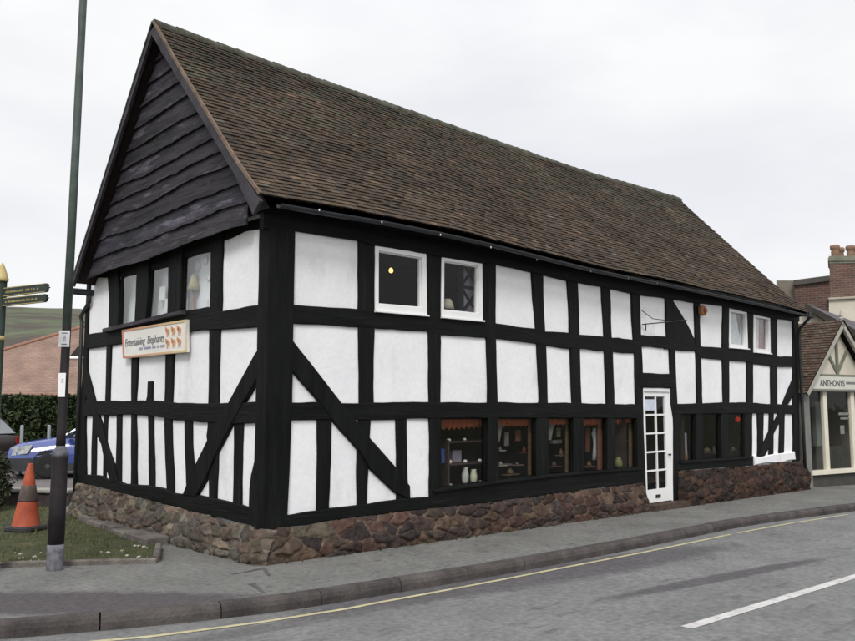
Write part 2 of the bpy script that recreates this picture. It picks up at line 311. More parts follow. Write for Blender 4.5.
timber(GA, 'brace', [(86, 366), (88.6, 372.5), (95.8, 400), (100, 416), (103.8, 426), (107.6, 442.5), (115.2, 464), (119, 482), (112, 481), (107, 465), (103.2, 445), (97.5, 432.5), (93.8, 412.6), (87.5, 395), (85, 388)], depth=.030, amp=.004)
timber(GA, 'brace', [(264, 345), (264, 368), (260, 378), (245.5, 402.5), (234, 424), (219, 452), (208, 478), (198, 497), (185, 495), (194, 471), (209, 441), (220, 417.5), (230.6, 402.6), (244, 378), (257, 354)], depth=.034, amp=.008)
# the great corner post, flaring at its foot
mb = MB(); rings = []
Xr = [(.40, .275), (.8, .292), (1.6, .312), (2.6, .315), (3.9, .317)]
Yl = [(.30, .27), (.85, .255), (1.02, .17), (1.6, .165), (3.9, .165)]
for i in range(25):
    z = .31 + i * 3.55 / 24; a = interp(Xr, z) + .006 * n1(z * 2.2, 3); b = interp(Yl, z) + .006 * n1(z * 2.5, 8); e = -.036 + .004 * n1(z * 1.5, 5)
    rings.append([Vector((e + .012, e, z)), Vector((a - .01, e, z)), Vector((a, e + .01, z)), Vector((a, b, z)), Vector((e + .01, b, z)), Vector((e, b - .01, z)), Vector((e, e + .012, z))])
mb.loft(rings).build('corner_post', TIMBER, house)

# ---- plaster walls with openings
def rect(pl, pts, grow=.03):
    q = pl.poly(pts); us = [a for a, b in q]; vs = [b for a, b in q]
    return (min(us) - grow, max(us) + grow, min(vs) - grow, max(vs) + grow)
W1 = [(374, 245.4), (425, 253.8), (426, 315.6), (374, 311)]; W1i = [(377.6, 250.6), (420.6, 257.6), (421, 308), (377.4, 304.2)]
W2 = [(440.5, 256.6), (481, 263), (481.6, 321), (440.2, 317)]; W2i = [(443, 260.8), (477.5, 266.2), (477.4, 314), (442.7, 310.2)]
W3 = [(728.2, 309.4), (745.8, 312.5), (747, 349), (728.2, 347.4)]; W3i = [(730.3, 312), (744.2, 314.4), (745, 345.4), (730.2, 343.8)]
W4 = [(752.8, 315), (769, 318), (769.6, 353.8), (752.8, 352)]; W4i = [(754.8, 317.4), (767.4, 319.6), (767.6, 349.6), (754.6, 348.4)]
SHOPW = [[(441, 418), (486.5, 418), (486.5, 482), (441, 489)], [(497, 418), (536, 418), (536, 476), (497, 481)], [(548, 418), (573, 418), (573, 473.5), (548, 475.5)], [(583, 418), (607, 418), (607, 471), (583, 473)], [(615, 418), (637, 418), (637, 468), (615, 470)],
         [(680, 414.2), (695.2, 414.2), (695.2, 460.4), (680, 461.8)], [(702.7, 414), (720.4, 414), (720.4, 458.8), (702.7, 460)], [(728, 413.6), (744.5, 413.6), (744.5, 457), (728, 458.2)]]
DOOR = [(641.6, 387.2), (673.3, 388.2), (673.2, 501.5), (645.3, 504.4)]
GWIN = [[(121.5, 276), (138.6, 272.6), (136, 322), (118.8, 326.3)], [(151, 270), (170.6, 265), (168.9, 313), (147, 318.6)], [(184, 256.4), (212, 250), (209.6, 307.7), (181, 312)]]
op_f = [rect(FR, W1, -.02), rect(FR, W2, -.02), rect(FR, W3, -.02), rect(FR, W4, -.02), rect(FR, DOOR, .0)] + [rect(FR, w) for w in SHOPW]
op_g = [rect(GA, w) for w in GWIN]
LEN, WID = FR.at(797.4, 400)[0], 5.02
def wall(pl, u0, u1, v0, v1, ops, name, step=.16):
    us = sorted(set([round(u0 + (u1 - u0) * i / max(1, int((u1 - u0) / step)), 4) for i in range(int((u1 - u0) / step) + 1)] + [u1] + [round(x, 4) for o in ops for x in o[:2]]))
    vs = sorted(set([round(v0 + (v1 - v0) * i / max(1, int((v1 - v0) / step)), 4) for i in range(int((v1 - v0) / step) + 1)] + [v1] + [round(x, 4) for o in ops for x in o[2:]]))
    mb = MB(); mb.v = [tuple(pl.P(u, v, -.014 + .016 * n1(u * 1.1, v * 1.1, 4) + .007 * n1(u * 3, v * 3, 9))) for v in vs for u in us]
    nu = len(us)
    for j in range(len(vs) - 1):
        for i in range(nu - 1):
            cu, cv = (us[i] + us[i + 1]) / 2, (vs[j] + vs[j + 1]) / 2
            if any(o[0] < cu < o[1] and o[2] < cv < o[3] for o in ops): continue
            mb.f.append([j * nu + i, j * nu + i + 1, (j + 1) * nu + i + 1, (j + 1) * nu + i]); mb.c.append(None)
    return mb.build(name, PLASTER, house, smooth=True)
wall(FR, .05, LEN - .03, .30, 3.86, op_f, 'wall'); wall(GA, .05, WID - .02, .30, 3.86, op_g, 'wall')
BK = Plane((LEN, WID, 0), (-1, 0, 0), (0, 1, 0)); EN = Plane((LEN, 0, 0), (0, 1, 0), (1, 0, 0))
wall(BK, .0, LEN, -.2, 3.86, [], 'wall', .5); wall(EN, .0, WID, -.3, 3.86, [], 'wall', .5)
for zz in (.35, 2.55, 3.7):
    for u in [0, .9, 2.0, 3.1, 4.2]: pass
mb = MB()      # rendered ledge under the little panels at the far end
mb.prism(FR, wobble(FR.poly([(751.5, 455.6), (758, 457), (768, 455), (780, 453.4), (792.6, 451.5), (793.5, 459.6), (785, 460.6), (779, 462.6), (766, 462.4), (753, 465.2)]), .012, 3.3, .1), -.1, .05, .015)
mb.build('plaster_ledge', PLASTER, house)

# ---- rubble plinth
def rubble(name, pl, u0, u1, bot, top, prof, cw, ch, seed, pal, mortar, step=.016, hmax=.050, ends=(), pal2=None):
    mb = MB(); nu = int((u1 - u0) / step); nv = 34; cache = {}
    def cell(i, j):
        k = (i, j)
        if k not in cache:
            r = random.Random(i * 7349 + j * 9151 + seed); cache[k] = ((i + .5 * (j % 2) + .5 + r.uniform(-.48, .48)) * cw, (j + .5 + r.uniform(-.42, .42)) * ch, r.choice(pal2 if pal2 and (i + r.uniform(-1, 1)) * cw < .35 else pal), r.uniform(.7, 1.25), r.random())
        return cache[k]
    cols = []
    for b in range(nv + 1):
        for a in range(nu + 1):
            u = u0 + (u1 - u0) * a / nu; zb, zt = bot(u), top(u); v = zb + (zt - zb) * b / nv
            uu = u + .10 * n1(u * 2.6, v * 4, seed) + .03 * n1(u * 11, v * 11, seed); vv = v + .055 * n1(u * 2.6 + 9, v * 4, seed) + .02 * n1(u * 11 + 5, v * 11, seed)
            ci, cj = int(math.floor(uu / cw)), int(math.floor(vv / ch)); best = []
            for dj in (-1, 0, 1):
                for di in (-2, -1, 0, 1):
                    c = cell(ci + di, cj + dj); best.append((math.hypot((c[0] - uu) / cw, (c[1] - vv) / ch), c))
            best.sort(key=lambda q: q[0]); f = best[1][0] - best[0][0]; h = max(0, min(1, f / .20)); h = h * h * (3 - 2 * h); c = best[0][1]
            d = prof(b / nv) + hmax * h * (.25 + .75 * c[4]) + .020 * n1(u * 7, v * 9, seed) + .013 * n1(u * 17, v * 24, seed) + .007 * n1(u * 40, v * 40, seed)
            if u < -.04: d -= .09 * ((-.04 - u) / .13) ** 2
            for e_ in ends:
                if abs(u - e_) < .06: d -= .16 * (1 - abs(u - e_) / .06) ** 2
            mb.v.append(tuple(pl.P(u, v, d))); k = max(0, min(1, (h - .10) / .3)); k2 = c[3] * (1 + .25 * n1(u * 12, v * 12, 5))
            cols.append(tuple(lerp(mortar[q] * (1 + .3 * n1(u * 7, v * 7, 2)), c[2][q] * k2, k) for q in range(3)))
    n = nu + 1
    for b in range(nv):
        for a in range(nu):
            mb.f.append([b * n + a, b * n + a + 1, (b + 1) * n + a + 1, (b + 1) * n + a]); mb.c.append(None)
    o = mb.build(name, STONE, house, smooth=True)
    at = o.data.color_attributes.new('tint', 'FLOAT_COLOR', 'POINT'); at.data.foreach_set('color', [x for c in cols for x in (*c, 1.0)])
    # top ledge back to the frame
    return o
RED = [(.078, .048, .041), (.060, .044, .040), (.088, .054, .045), (.056, .048, .047), (.074, .058, .049), (.046, .037, .036), (.11, .076, .058), (.064, .048, .044)]
DRK = [(.055, .036, .030), (.045, .034, .032), (.07, .042, .034), (.085, .052, .04), (.04, .034, .032)]
TAN = [(.155, .128, .10), (.125, .104, .088), (.185, .16, .126), (.115, .086, .074), (.14, .132, .112), (.10, .088, .079), (.15, .114, .092), (.11, .095, .08)]
top1 = [FR.at(x, y) for x, y in [(252, 529), (290, 527.2), (330, 520.6), (390, 512.6), (420, 509.4), (460, 505), (490, 502), (560, 492.6), (641, 482.8)]]
top2 = [FR.at(x, y) for x, y in [(676, 471), (700, 469.4), (752, 465.8), (794, 461)]]
topg = [GA.at(x, y) for x, y in [(260, 527), (242, 523), (218, 517), (166, 504), (126, 493.4), (91, 484.6), (78, 482.6)]]
prof = lambda t: lerp(.13, .015, min(1, max(0, (t - .35) / .65)) ** 1.5)
xd = FR.at(643, 500)[0]; xe = FR.at(677, 495)[0]
rubble('plinth', FR, -.17, xd - .0, lambda u: g(u) - .06, lambda u: interp(top1, u) + .02 * n1(u * 3), prof, .29, .125, 3, RED, (.15, .112, .086), ends=(xd,), pal2=[(.12, .105, .082), (.10, .075, .062), (.135, .12, .092), (.085, .068, .056)])
rubble('plinth', FR, xe, FR.at(803, 470)[0], lambda u: g(u) - .06, lambda u: interp(top2, u) + .02 * n1(u * 3), prof, .27, .12, 5, DRK, (.06, .042, .034), .022, ends=(xe,))
rubble('plinth', GA, -.17, WID, lambda u: -.06, lambda u: interp(topg, u) + .02 * n1(u * 3), prof, .24, .11, 11, TAN, (.20, .178, .142), ends=(WID,))

# ---- the roof
VX = -.30                                              # verge stands proud of the gable
eave_px = [(266, 201.6), (290, 203.5), (317.5, 207.4), (350, 213.2), (387, 220.8), (443.7, 230.6), (504, 245.8), (520, 250), (587, 267), (599, 270), (667, 282.6), (704, 291), (720, 294), (757, 302), (792.6, 310.6), (809, 315.2)]
EY = .30                                               # eaves overhang
eav = [FR.at(x, y, EY) for x, y in eave_px]
apex_y, apex_z = (lambda q: (q[0], q[1]))(GA.at(155, 22, -VX))
RP = Plane((0, apex_y, 0), (1, 0, 0), (0, -1, 0))
rid = [RP.at(x, y) for x, y in [(156, 22.3), (260, 60), (379, 101.5), (498.6, 143), (583, 172), (640, 187.5), (677, 197.8)]]
rear_y, rear_z = GA.at(74, 284, -VX)
E0, E1 = VX, eav[-1][0]; R0, R1 = VX, rid[-1][0]
def smooth(pts, x, w=.5): return sum(interp(pts, x + k * w / 2) for k in (-2, -1, 0, 1, 2)) / 5
def roof_front(s, t):
    xe_, xr_ = lerp(E0, E1, s), lerp(R0, R1, s)
    a = Vector((xe_, -EY, smooth(eav, xe_))); b = Vector((xr_, apex_y, smooth(rid, xr_, .8)))
    p = a.lerp(b, t); p.z += -.03 * math.sin(math.pi * min(1, max(0, t))) + .018 * n1(p.x * .7, t * 3, 2) + (.05 * (1 - t) ** 6 if t < 1 else 0)
    return p
def roof_back(s, t):
    xe_, xr_ = lerp(E0, E1, s), lerp(R0, R1, s)
    a = Vector((xe_, rear_y, rear_z + .02)); b = Vector((xr_, apex_y, smooth(rid, xr_, .8))); return a.lerp(b, t)
def roof_end(s, t):
    a = Vector((E1, lerp(-EY, rear_y, s), lerp(eav[-1][1], rear_z, s))); b = Vector((R1 + .02, apex_y, rid[-1][1] - .02)); return a.lerp(b, t)
def tile_col(rng, x, t):
    base = rng.choice([(.080, .058, .043), (.074, .056, .044), (.088, .063, .045), (.070, .056, .046), (.083, .066, .050), (.076, .061, .049), (.094, .069, .050)])
    k = rng.uniform(.90, 1.12) * (1 + .42 * n1(x * .8, t * 4, 3)) * (1 + .30 * n1(x * 2.7, t * 9, 8))
    if rng.random() < .035 + .05 * max(0, n1(x * .9, t * 5, 21)): base = rng.choice([(.15, .105, .07), (.125, .09, .062), (.13, .115, .095)])
    moss = max(0, min(1, (t - .45) * 1.3 + .55 * n1(x * 1.1, t * 3.5, 6)))
    if rng.random() < moss * .75: base = tuple(lerp(a, b, .75) for a, b in zip(base, (.066, .068, .048)))
    return tuple(c * k * .86 for c in base)
def tiles(mb, P, nr, nc, rng, up, kl=1.0):
    sheet = [[P(i / 24, j / 10 * (1.0)) - up * .012 for i in range(25)] for j in range(11)]
    vs = [p for r in sheet for p in r]; mb.add(vs, [(j * 25 + i, j * 25 + i + 1, (j + 1) * 25 + i + 1, (j + 1) * 25 + i) for j in range(10) for i in range(24)], (.03, .024, .022))
    for r in range(nr):
        t0 = r / nr; t1 = min(1.0, (r + 1.25) / nr); rowk = rng.uniform(.9, 1.1)
        for c in range(nc + 1):
            o = .5 * (r % 2); s0, s1 = (c - o) / nc, (c + 1 - o) / nc; s0, s1 = max(0, s0), min(1, s1)
            if s1 - s0 < .002: continue
            gp = (s1 - s0) * .03; j = rng.uniform(-.12, .12) / nr; jt = t0 + j * .5 - (.2 / nr if r == 0 else 0)
            a, b = P(s0 + gp, jt), P(s1 - gp, jt + rng.uniform(-.05, .05) / nr); d, e = P(s0 + gp, t1), P(s1 - gp, t1)
            lift = (.026 + rng.uniform(-.004, .007)) * kl; th = .014 * kl; k = tile_col(rng, a.x, t0); k = tuple(x * rowk for x in k); kd = tuple(x * .8 for x in k)
            l2 = lift + rng.uniform(-.004, .004)
            A, B, D, E = a + up * lift, b + up * l2, d + up * .010, e + up * .010
            mb.add([A, B, E, D, A - up * th, B - up * th, E - up * .010, D - up * .010], [(0, 1, 2, 3), (4, 5, 1, 0), (5, 6, 2, 1), (7, 4, 0, 3)], k)
up_f = Vector((0, -.78, .66)).normalized(); mb = MB(); tiles(mb, roof_front, 46, 92, random.Random(3), up_f)
tiles(mb, roof_back, 46, 70, random.Random(5), Vector((0, .75, .66)).normalized(), .4)
tiles(mb, roof_end, 30, 18, random.Random(6), Vector((.9, 0, .4)).normalized())
roof = mb.build('roof', TILE, house)
n = 44
for i in range(n):
    s0, s1 = i / n, (i + 1.06) / n; x0, x1 = lerp(R0 - .02, R1 + .05, s0), min(lerp(R0 - .02, R1 + .05, s1), R1 + .1); mb = MB(); rings = []
    for x, k, sag in ((x0, .100, 0), (x1, .094, -.006)):
        zc = smooth(rid, x, .8) - .058 + sag + .012 * n1(i * 1.7, 2); yc = apex_y + .012 * n1(i * 2.3, 7)
        rings.append([Vector((x, yc + math.cos(a) * k, zc + math.sin(a) * k * .95)) for a in [R(-15 + 15 * q) for q in range(15)]] + [Vector((x, yc + math.cos(a) * (k - .02), zc + math.sin(a) * (k - .02) * .95)) for a in [R(195 - 15 * q) for q in range(15)]])
    mb.loft(rings, True); mb.build('ridge_tile', RIDGE, roof, smooth=False)

# ---- weatherboarded gable
def verge_y(z, side):                                  # the rafters' line on the gable
    za = apex_z
    if side < 0: return lerp(-EY, apex_y, (z - smooth(eav, E0)) / (za - smooth(eav, E0)))
    return lerp(rear_y, apex_y, (z - rear_z) / (za - rear_z))
BD = .15
botp = sorted(GA.at(x, y, BD) for x, y in [(76, 283), (89, 279.2), (115, 268.8), (130, 265), (144, 261.8), (155, 257), (163, 254), (174, 250), (183.5, 245.4), (200, 239.5), (214.4, 235.4), (230, 229), (245, 225.2), (252, 223.6)])
mb = MB(); NB = 12; rb = random.Random(12)
heights = [.0]; 
for i in range(NB): heights.append(heights[-1] + rb.uniform(.8, 1.2))
heights = [h / heights[-1] for h in heights]
ztop = apex_z - .18
def board_edge(k, y):
    b = smooth(botp, y, .16); base = sum(q[1] for q in botp) / len(botp)
    tilt = (b - base) * (1 - heights[k]) ** 1.2 - .035 * (y - 2.4) * (heights[k]) * (1 if k else 0)
    return base + (ztop - base) * heights[k] + tilt + (.032 * n1(y * .8 + k * 5.1, k * 3.3, 1) + .016 * n1(y * 3.1 + k * 2, k * 4.7, 2) + .011 * n1(y * 8 + k, k * 2.7, 3) if k else .010 * n1(y * 9, 2))
for k in range(NB):
    ys = [i * .07 for i in range(-5, 84)]; lo = []; hi = []; N_ = 0
    for y in ys:
        z0 = board_edge(k, y); z1 = board_edge(k + 1, y) + .07 if k + 1 <= NB else z0 + .1
        # keep between the rafters
        zl = min(smooth(eav, E0) + (y + EY) * (apex_z - smooth(eav, E0)) / (apex_y + EY), rear_z + (rear_y - y) * (apex_z - rear_z) / (rear_y - apex_y)) - .05
        if k == 0 and y < botp[0][0] + .02 or y < .12: continue
        if z0 > zl - .02: continue
        lo.append((y, z0)); hi.append((y, min(z1, zl)))
    if len(lo) < 2: continue
    kcol = rb.uniform(.75, 1.3); kc = (kcol * rb.uniform(.95, 1.05), kcol * .98, kcol * rb.uniform(.95, 1.08)); m = len(lo); t = .028
    if k == 0: kc = tuple(c * 1.35 for c in kc)
    bow = [.012 * n1(y * 2.1, k * 7.7) for y, z in lo]
    V = [Vector((-BD - .034 + bw, y, z)) for (y, z), bw in zip(lo, bow)] + [Vector((-BD - .010 + .3 * bw, y, lerp(z, z2, .55))) for (y, z), (_, z2), bw in zip(lo, hi, bow)] + [Vector((-BD + .006, y, z)) for y, z in hi] + [Vector((-BD - .034 + t + bw, y, z + .004)) for (y, z), bw in zip(lo, bow)]
    fs = []
    for i in range(m - 1):
        fs += [(i + 1, i, m + i, m + i + 1), (m + i + 1, m + i, 2 * m + i, 2 * m + i + 1), (i, i + 1, 3 * m + i + 1, 3 * m + i)]
    fs += [(0, 3 * m, 2 * m, m), (m - 1, 2 * m - 1, 3 * m - 1, 4 * m - 1)]
    mb.add(V, fs, kc)
mb.build('gable_boarding', BOARD, house)
mb = MB()                                              # jetty soffit and gable backing
mb.add([(-BD + .02, -EY + .1, 3.76), (.1, -EY + .1, 3.82), (.1, rear_y - .1, 3.72), (-BD + .02, rear_y - .1, 3.66)], [(0, 1, 2, 3)])
mb.add([(-BD + .03, -EY + .12, 3.76), (-BD + .03, rear_y - .12, 3.66), (-BD + .03, apex_y, apex_z - .12)], [(0, 1, 2)])
mb.add([(-BD + .02, -EY + .08, 3.80), (LEN + .2, -EY + .08, 3.66), (LEN + .2, .06, 3.80), (-BD + .02, .06, 3.84)], [(0, 1, 2, 3)])
mb.build('soffit', TIMBERH, house)
for side in (-1, 1):                                   # bargeboards
    mb = MB(); a = Vector((VX - .01, -EY - .02, smooth(eav, E0) - .02)) if side < 0 else Vector((VX - .01, rear_y + .02, rear_z - .0)); b = Vector((VX - .01, apex_y, apex_z - .03))
    d = (b - a).normalized(); nn = Vector((0, d.z, -d.y)) * (1 if side < 0 else -1); wd = .115 if side < 0 else .075; NS = 30; rings = []
    for i in range(NS + 1):
        p = a.lerp(b, i / NS); w = wd * (1 + .07 * n1(i * .37, side * 4)) + (.07 * max(0, 1 - i / 5) if side < 0 else 0); q = nn * w; e = .012 * n1(i * .5, side * 9)
        rings.append([p + Vector((-.025, 0, 0)), p + q + Vector((-.025 + e * .3, 0, 0)), p + q + Vector((.015, 0, 0)), p + Vector((.015, 0, 0))])
    mb.loft(rings).build('bargeboard', BARGE, house)
# mortared verge under the tile ends
for side in (-1, 1):
    P = roof_front if side < 0 else roof_back; upv = up_f if side < 0 else Vector((0, .75, .66)).normalized(); rings = []
    for i in range(81):
        p = P(0, min(1, i / 80)); o = .005 * n1(i * .6, side); x0, x1 = VX - .040 + o, VX - .008
        rings.append([Vector((x0, p.y, p.z)) + upv * (.030 + .006 * n1(i * .9, 3)), Vector((x0 - .003, p.y, p.z)) - upv * .004, Vector((x1, p.y, p.z)) - upv * .004, Vector((x1, p.y, p.z)) + upv * .026])
    MB().loft(rings).build('verge_mortar', mat('verge_mortar_tan', (.10, .070, .050), (.20, .145, .105), 7, .9, .5) if side < 0 else mat('verge_mortar_mossy', (.035, .042, .030), (.06, .066, .048), 5, .9, .5), roof)
# gutter along the eaves with its brackets, and the downpipe
mb = MB(); rings = []
for i in range(60):
    x = lerp(-.12, E1 + .08, i / 59); zc = smooth(eav, x, 1.0) - .035; yc = -EY - .045
    rings.append([Vector((x, yc + math.cos(a) * .045, zc + math.sin(a) * .045)) for a in [R(180 + 20 * q) for q in range(10)]] + [Vector((x, yc + math.cos(a) * .040, zc + math.sin(a) * .040)) for a in [R(360 - 20 * q) for q in range(10)]])
gut = mb.loft(rings).build('gutter', PIPE, house)
for x, y in [(317.5, 211), (380, 223), (438.6, 235.5), (489, 248), (535, 260.5), (589, 272), (626.5, 278.6), (655.5, 284), (684, 290.5)]:
    u, v = FR.at(x, y, EY + .06); mb = MB(); mb.obox((u, -EY - .094, v + .006), (1, 0, 0), (0, 1, 0), (0, 0, 1), .006, .005, .012, .002); mb.build('gutter_bracket', PAINT if x < 500 else GREYPAINT, gut)
def pipe(pts, r=.034, name='downpipe'):
    return MB().tube(pts, r, 10).build(name, DARKIRON, house, smooth=True)
ex = FR.at(802, 400, .1)[0]
pipe([(E1 - .05, -EY - .04, 3.72), (E1 - .05, -EY - .04, 3.60), (ex + .05, -.10, 3.36), (ex + .05, -.08, 3.2), (ex + .05, -.08, 1.5), (ex + .05, -.08, -.16)])
zl = rear_z
pipe([(-.05, rear_y + .04, zl - .10), (-.05, rear_y + .03, zl - .24), (-.04, WID + .12, zl - .44), (-.04, WID + .06, zl - .52), (-.04, WID + .06, .1)], .03)
MB().tube([(VX - .05, rear_y + .06, zl - .10), (2, rear_y + .06, zl - .10), (E1, rear_y + .06, zl - .10)], .05).build('gutter', PIPE, house)

# ---- windows
def frame_ring(pl, o, i, d0, d1, name, m, parent):
    mb = MB(); O, I = pl.poly(o), pl.poly(i); n = len(O)
    b = .004; vs = [pl.P(u, v, d0) for u, v in O] + [pl.P(u, v, d1) for u, v in O] + [pl.P(u, v, d1) for u, v in I] + [pl.P(u, v, d0) for u, v in I]; fs = []
    for k in range(n):
        j = (k + 1) % n; fs += [(k, j, n + j, n + k), (n + k, n + j, 2 * n + j, 2 * n + k), (2 * n + k, 2 * n + j, 3 * n + j, 3 * n + k)]
    return mb.add(vs, fs).build(name, m, parent)
def pane(pl, q, d, parent, m=GLASS, grow=0.0):
    mb = MB(); P = pl.poly(q); c = sum((Vector(p) for p in P), Vector((0, 0))) / len(P); P = [Vector(p) + (Vector(p) - c).normalized() * grow for p in P]
    return mb.prism(pl, [(p.x, p.y) for p in P], d - .004, d).build('pane', m, parent)
for o, i, gcol in ((W1, W1i, GLASS), (W2, W2i, GLASS), (W3, W3i, GLASSOLD), (W4, W4i, GLASSOLD)):
    f = frame_ring(FR, o, i, -.06, .024, 'window_frame', PAINT, house)
    shr = lambda q, k: [(lerp(sum(p[0] for p in q) / 4, x, k), lerp(sum(p[1] for p in q) / 4, y, k)) for x, y in q]
    if o is W1 or o is W2: frame_ring(FR, shr(i, 1.02), shr(i, .955), -.05, -.004, 'casement', PAINT, f)
    pane(FR, i, -.026, f, gcol, .004)
    q = FR.poly([o[3], o[2]]); mb = MB(); mb.prism(FR, [(q[0][0] - .01, q[0][1] - .018), (q[1][0] + .01, q[1][1] - .018), (q[1][0] + .01, q[1][1] + .004), (q[0][0] - .01, q[0][1] + .004)], -.02, .060, .004); mb.build('window_sill', PAINT, f)
for w in SHOPW:
    sub = lambda q, k: [(lerp(sum(p[0] for p in q) / 4, x, k), lerp(sum(p[1] for p in q) / 4, y, k)) for x, y in q]
    f = frame_ring(FR, sub(w, 1.05), sub(w, .965), -.07, -.022, 'shop_window_frame', TIMBER, house); pane(FR, w, -.04, f, GLASS)
for w in GWIN:
    sub = lambda q, k: [(lerp(sum(p[0] for p in q) / 4, x, k), lerp(sum(p[1] for p in q) / 4, y, k)) for x, y in q]
    f = frame_ring(GA, sub(w, 1.12), sub(w, .97), -.05, -.010, 'window_frame', TIMBER, house); pane(GA, w, -.020, f, GLASSOLD, .01)
mb = MB(); mb.prism(GA, GA.poly([(109, 329), (188, 311), (188, 314.6), (109, 333)]), -.02, .10, .006); mb.build('window_sill', BARGE, house)
mb = MB(); mb.prism(FR, FR.poly([(431, 489.6), (500, 480.4), (560, 473.4), (640, 467), (640, 469.6), (560, 476), (500, 483.2), (431, 492.6)]), -.05, .07, .008); mb.build('window_sill', TIMBERH, house)
mb = MB(); mb.prism(FR, FR.poly([(678, 461), (750, 456), (750, 458.4), (678, 463.6)]), -.05, .07, .008); mb.build('window_sill', TIMBERH, house)
# dim rooms behind the glass, the darkness put into the lining colour
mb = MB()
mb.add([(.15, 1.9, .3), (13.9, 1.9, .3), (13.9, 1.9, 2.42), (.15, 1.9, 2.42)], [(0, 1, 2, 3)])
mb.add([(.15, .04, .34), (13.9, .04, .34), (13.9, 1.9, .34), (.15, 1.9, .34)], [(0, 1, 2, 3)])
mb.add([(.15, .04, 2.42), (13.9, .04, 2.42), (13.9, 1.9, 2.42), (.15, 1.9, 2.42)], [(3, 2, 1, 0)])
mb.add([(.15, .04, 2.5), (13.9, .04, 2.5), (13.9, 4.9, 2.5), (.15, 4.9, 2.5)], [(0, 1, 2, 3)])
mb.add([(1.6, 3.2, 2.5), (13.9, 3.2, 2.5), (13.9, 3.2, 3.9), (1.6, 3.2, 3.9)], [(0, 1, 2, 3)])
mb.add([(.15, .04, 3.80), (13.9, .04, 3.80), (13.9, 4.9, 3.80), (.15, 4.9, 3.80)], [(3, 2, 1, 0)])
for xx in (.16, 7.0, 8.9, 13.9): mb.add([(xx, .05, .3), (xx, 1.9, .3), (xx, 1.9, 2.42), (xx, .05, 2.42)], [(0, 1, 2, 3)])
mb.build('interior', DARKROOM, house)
MB().add([(.175, .3, 2.5), (.175, 4.8, 2.5), (.175, 4.8, 3.8), (.175, .3, 3.8)], [(0, 3, 2, 1)]).build('brightening_backing', PALE_BACKING, house)  # pale sheet added close behind the gable glass to brighten the panes

# ---- the glazed door
ou = FR.poly(DOOR); du0 = (ou[0][0] + ou[3][0]) / 2 + .01; du1 = (ou[1][0] + ou[2][0]) / 2; dz0, dz1 = ou[2][1] + .01, ou[0][1] - .01
doorf = MB(); fw = .045
doorf.box(du0, du0 + fw, -.0, .10, dz0, dz1); doorf.box(du1 - fw - .03, du1, -.004, .10, dz0, dz1); doorf.box(du0 + fw, du1 - fw - .03, -.002, .10, dz1 - .06, dz1)
df = doorf.build('door_frame', PAINT, house)
la, lb, lz0, lz1 = du0 + fw + .004, du1 - fw - .034, dz0 + .015, dz1 - .064
door = MB(); wst = .062; z0p = lz0 + .22; z1p = lz1 - .08
door.box(la, la + wst, .02, .06, lz0, lz1); door.box(lb - .13, lb, .02, .06, lz0, lz1); door.box(la + wst, lb - .13, .021, .059, lz0, z0p); door.box(la + wst, lb - .13, .021, .059, z1p, lz1)
mid = la + wst + (lb - .13 - la - wst) * .55
door.box(mid - .014, mid + .014, .024, .056, z0p, z1p)
for k in range(1, 5):
    z = lerp(z0p, z1p, k / 5); door.box(la + wst, mid - .014, .026, .054, z - .014, z + .014); door.box(mid + .014, lb - .13, .026, .054, z - .014, z + .014)
dr = door.build('door', PAINT, house)
MB().box(la + wst - .004, lb - .126, .038, .042, z0p - .004, z1p + .004).build('pane', GLASS, dr)
MB().obox((lerp(la, lb, .47), .014, lz0 + .10), (1, 0, 0), (0, 1, 0), (0, 0, 1), .075, .007, .028, .004).build('letterbox', DARKIRON, dr)
MB().lathe([(.0, 0), (.018, .002), (.022, .02), (.012, .03), (.012, .05)], (lb - .06, -.03, lerp(lz0, lz1, .42)), 12, (0, 1, 0)).build('handle', DARKIRON, dr)
MB().box(du0 - .02, du1 + .12, -.20, .12, g(8) - .1, dz0 + .002, (.095, .070, .058)).build('doorstep', STONE, house)
noti = MB().box(la + wst + .01, mid - .03, .030, .034, z1p - .24, z1p - .05).build('notice', mat('pale_blue_paper', (.50, .55, .66), (.62, .66, .74), 9, .8), None); tag(noti, 'pale blue paper notice behind top pane of white glazed door', 'notice')

# ---- things fixed to the house
# shop name board on the gable
SG = GA; tl, tr, br, bl = [GA.at(x, y, .07) for x, y in ((122, 330), (186.2, 319.4), (186.4, 352), (123, 358.4))]
sign = thing('shop_sign', 'white shop name board reading Entertaining Elephants with three orange elephants', 'sign', tuple(GA.P(tl[0], tl[1], .05)))
mb = MB(); mb.prism(GA, [tl, tr, br, bl], .03, .066, .004); mb.build('board', mat('ivory_board', (.66, .645, .60), (.72, .705, .66), 4, .5), sign)
mb = MB(); O = [Vector(p) for p in (tl, tr, br, bl)]; c = sum(O, Vector((0, 0))) / 4; NS = 24
def bl2(u, v): return O[3].lerp(O[2], u).lerp(O[0].lerp(O[1], u), v)
def strip(mb, u0, v0, u1, v1, w0, c0, c1, horiz):
    for i in range(NS):
        a, b = i / NS, (i + 1) / NS
        if horiz: q = [bl2(lerp(u0, u1, a), v0), bl2(lerp(u0, u1, b), v0), bl2(lerp(u0, u1, b), v1), bl2(lerp(u0, u1, a), v1)]
        else: q = [bl2(u0, lerp(v0, v1, a)), bl2(u1, lerp(v0, v1, a)), bl2(u1, lerp(v0, v1, b)), bl2(u0, lerp(v0, v1, b))]
        mb.prism(GA, [(p.x, p.y) for p in q], .062, .074, 0, tuple(lerp(c0[k], c1[k], (a + b) / 2) for k in range(3)))
redc, yelc = (.52, .22, .16), (.62, .49, .26); pal = (.66, .62, .52)
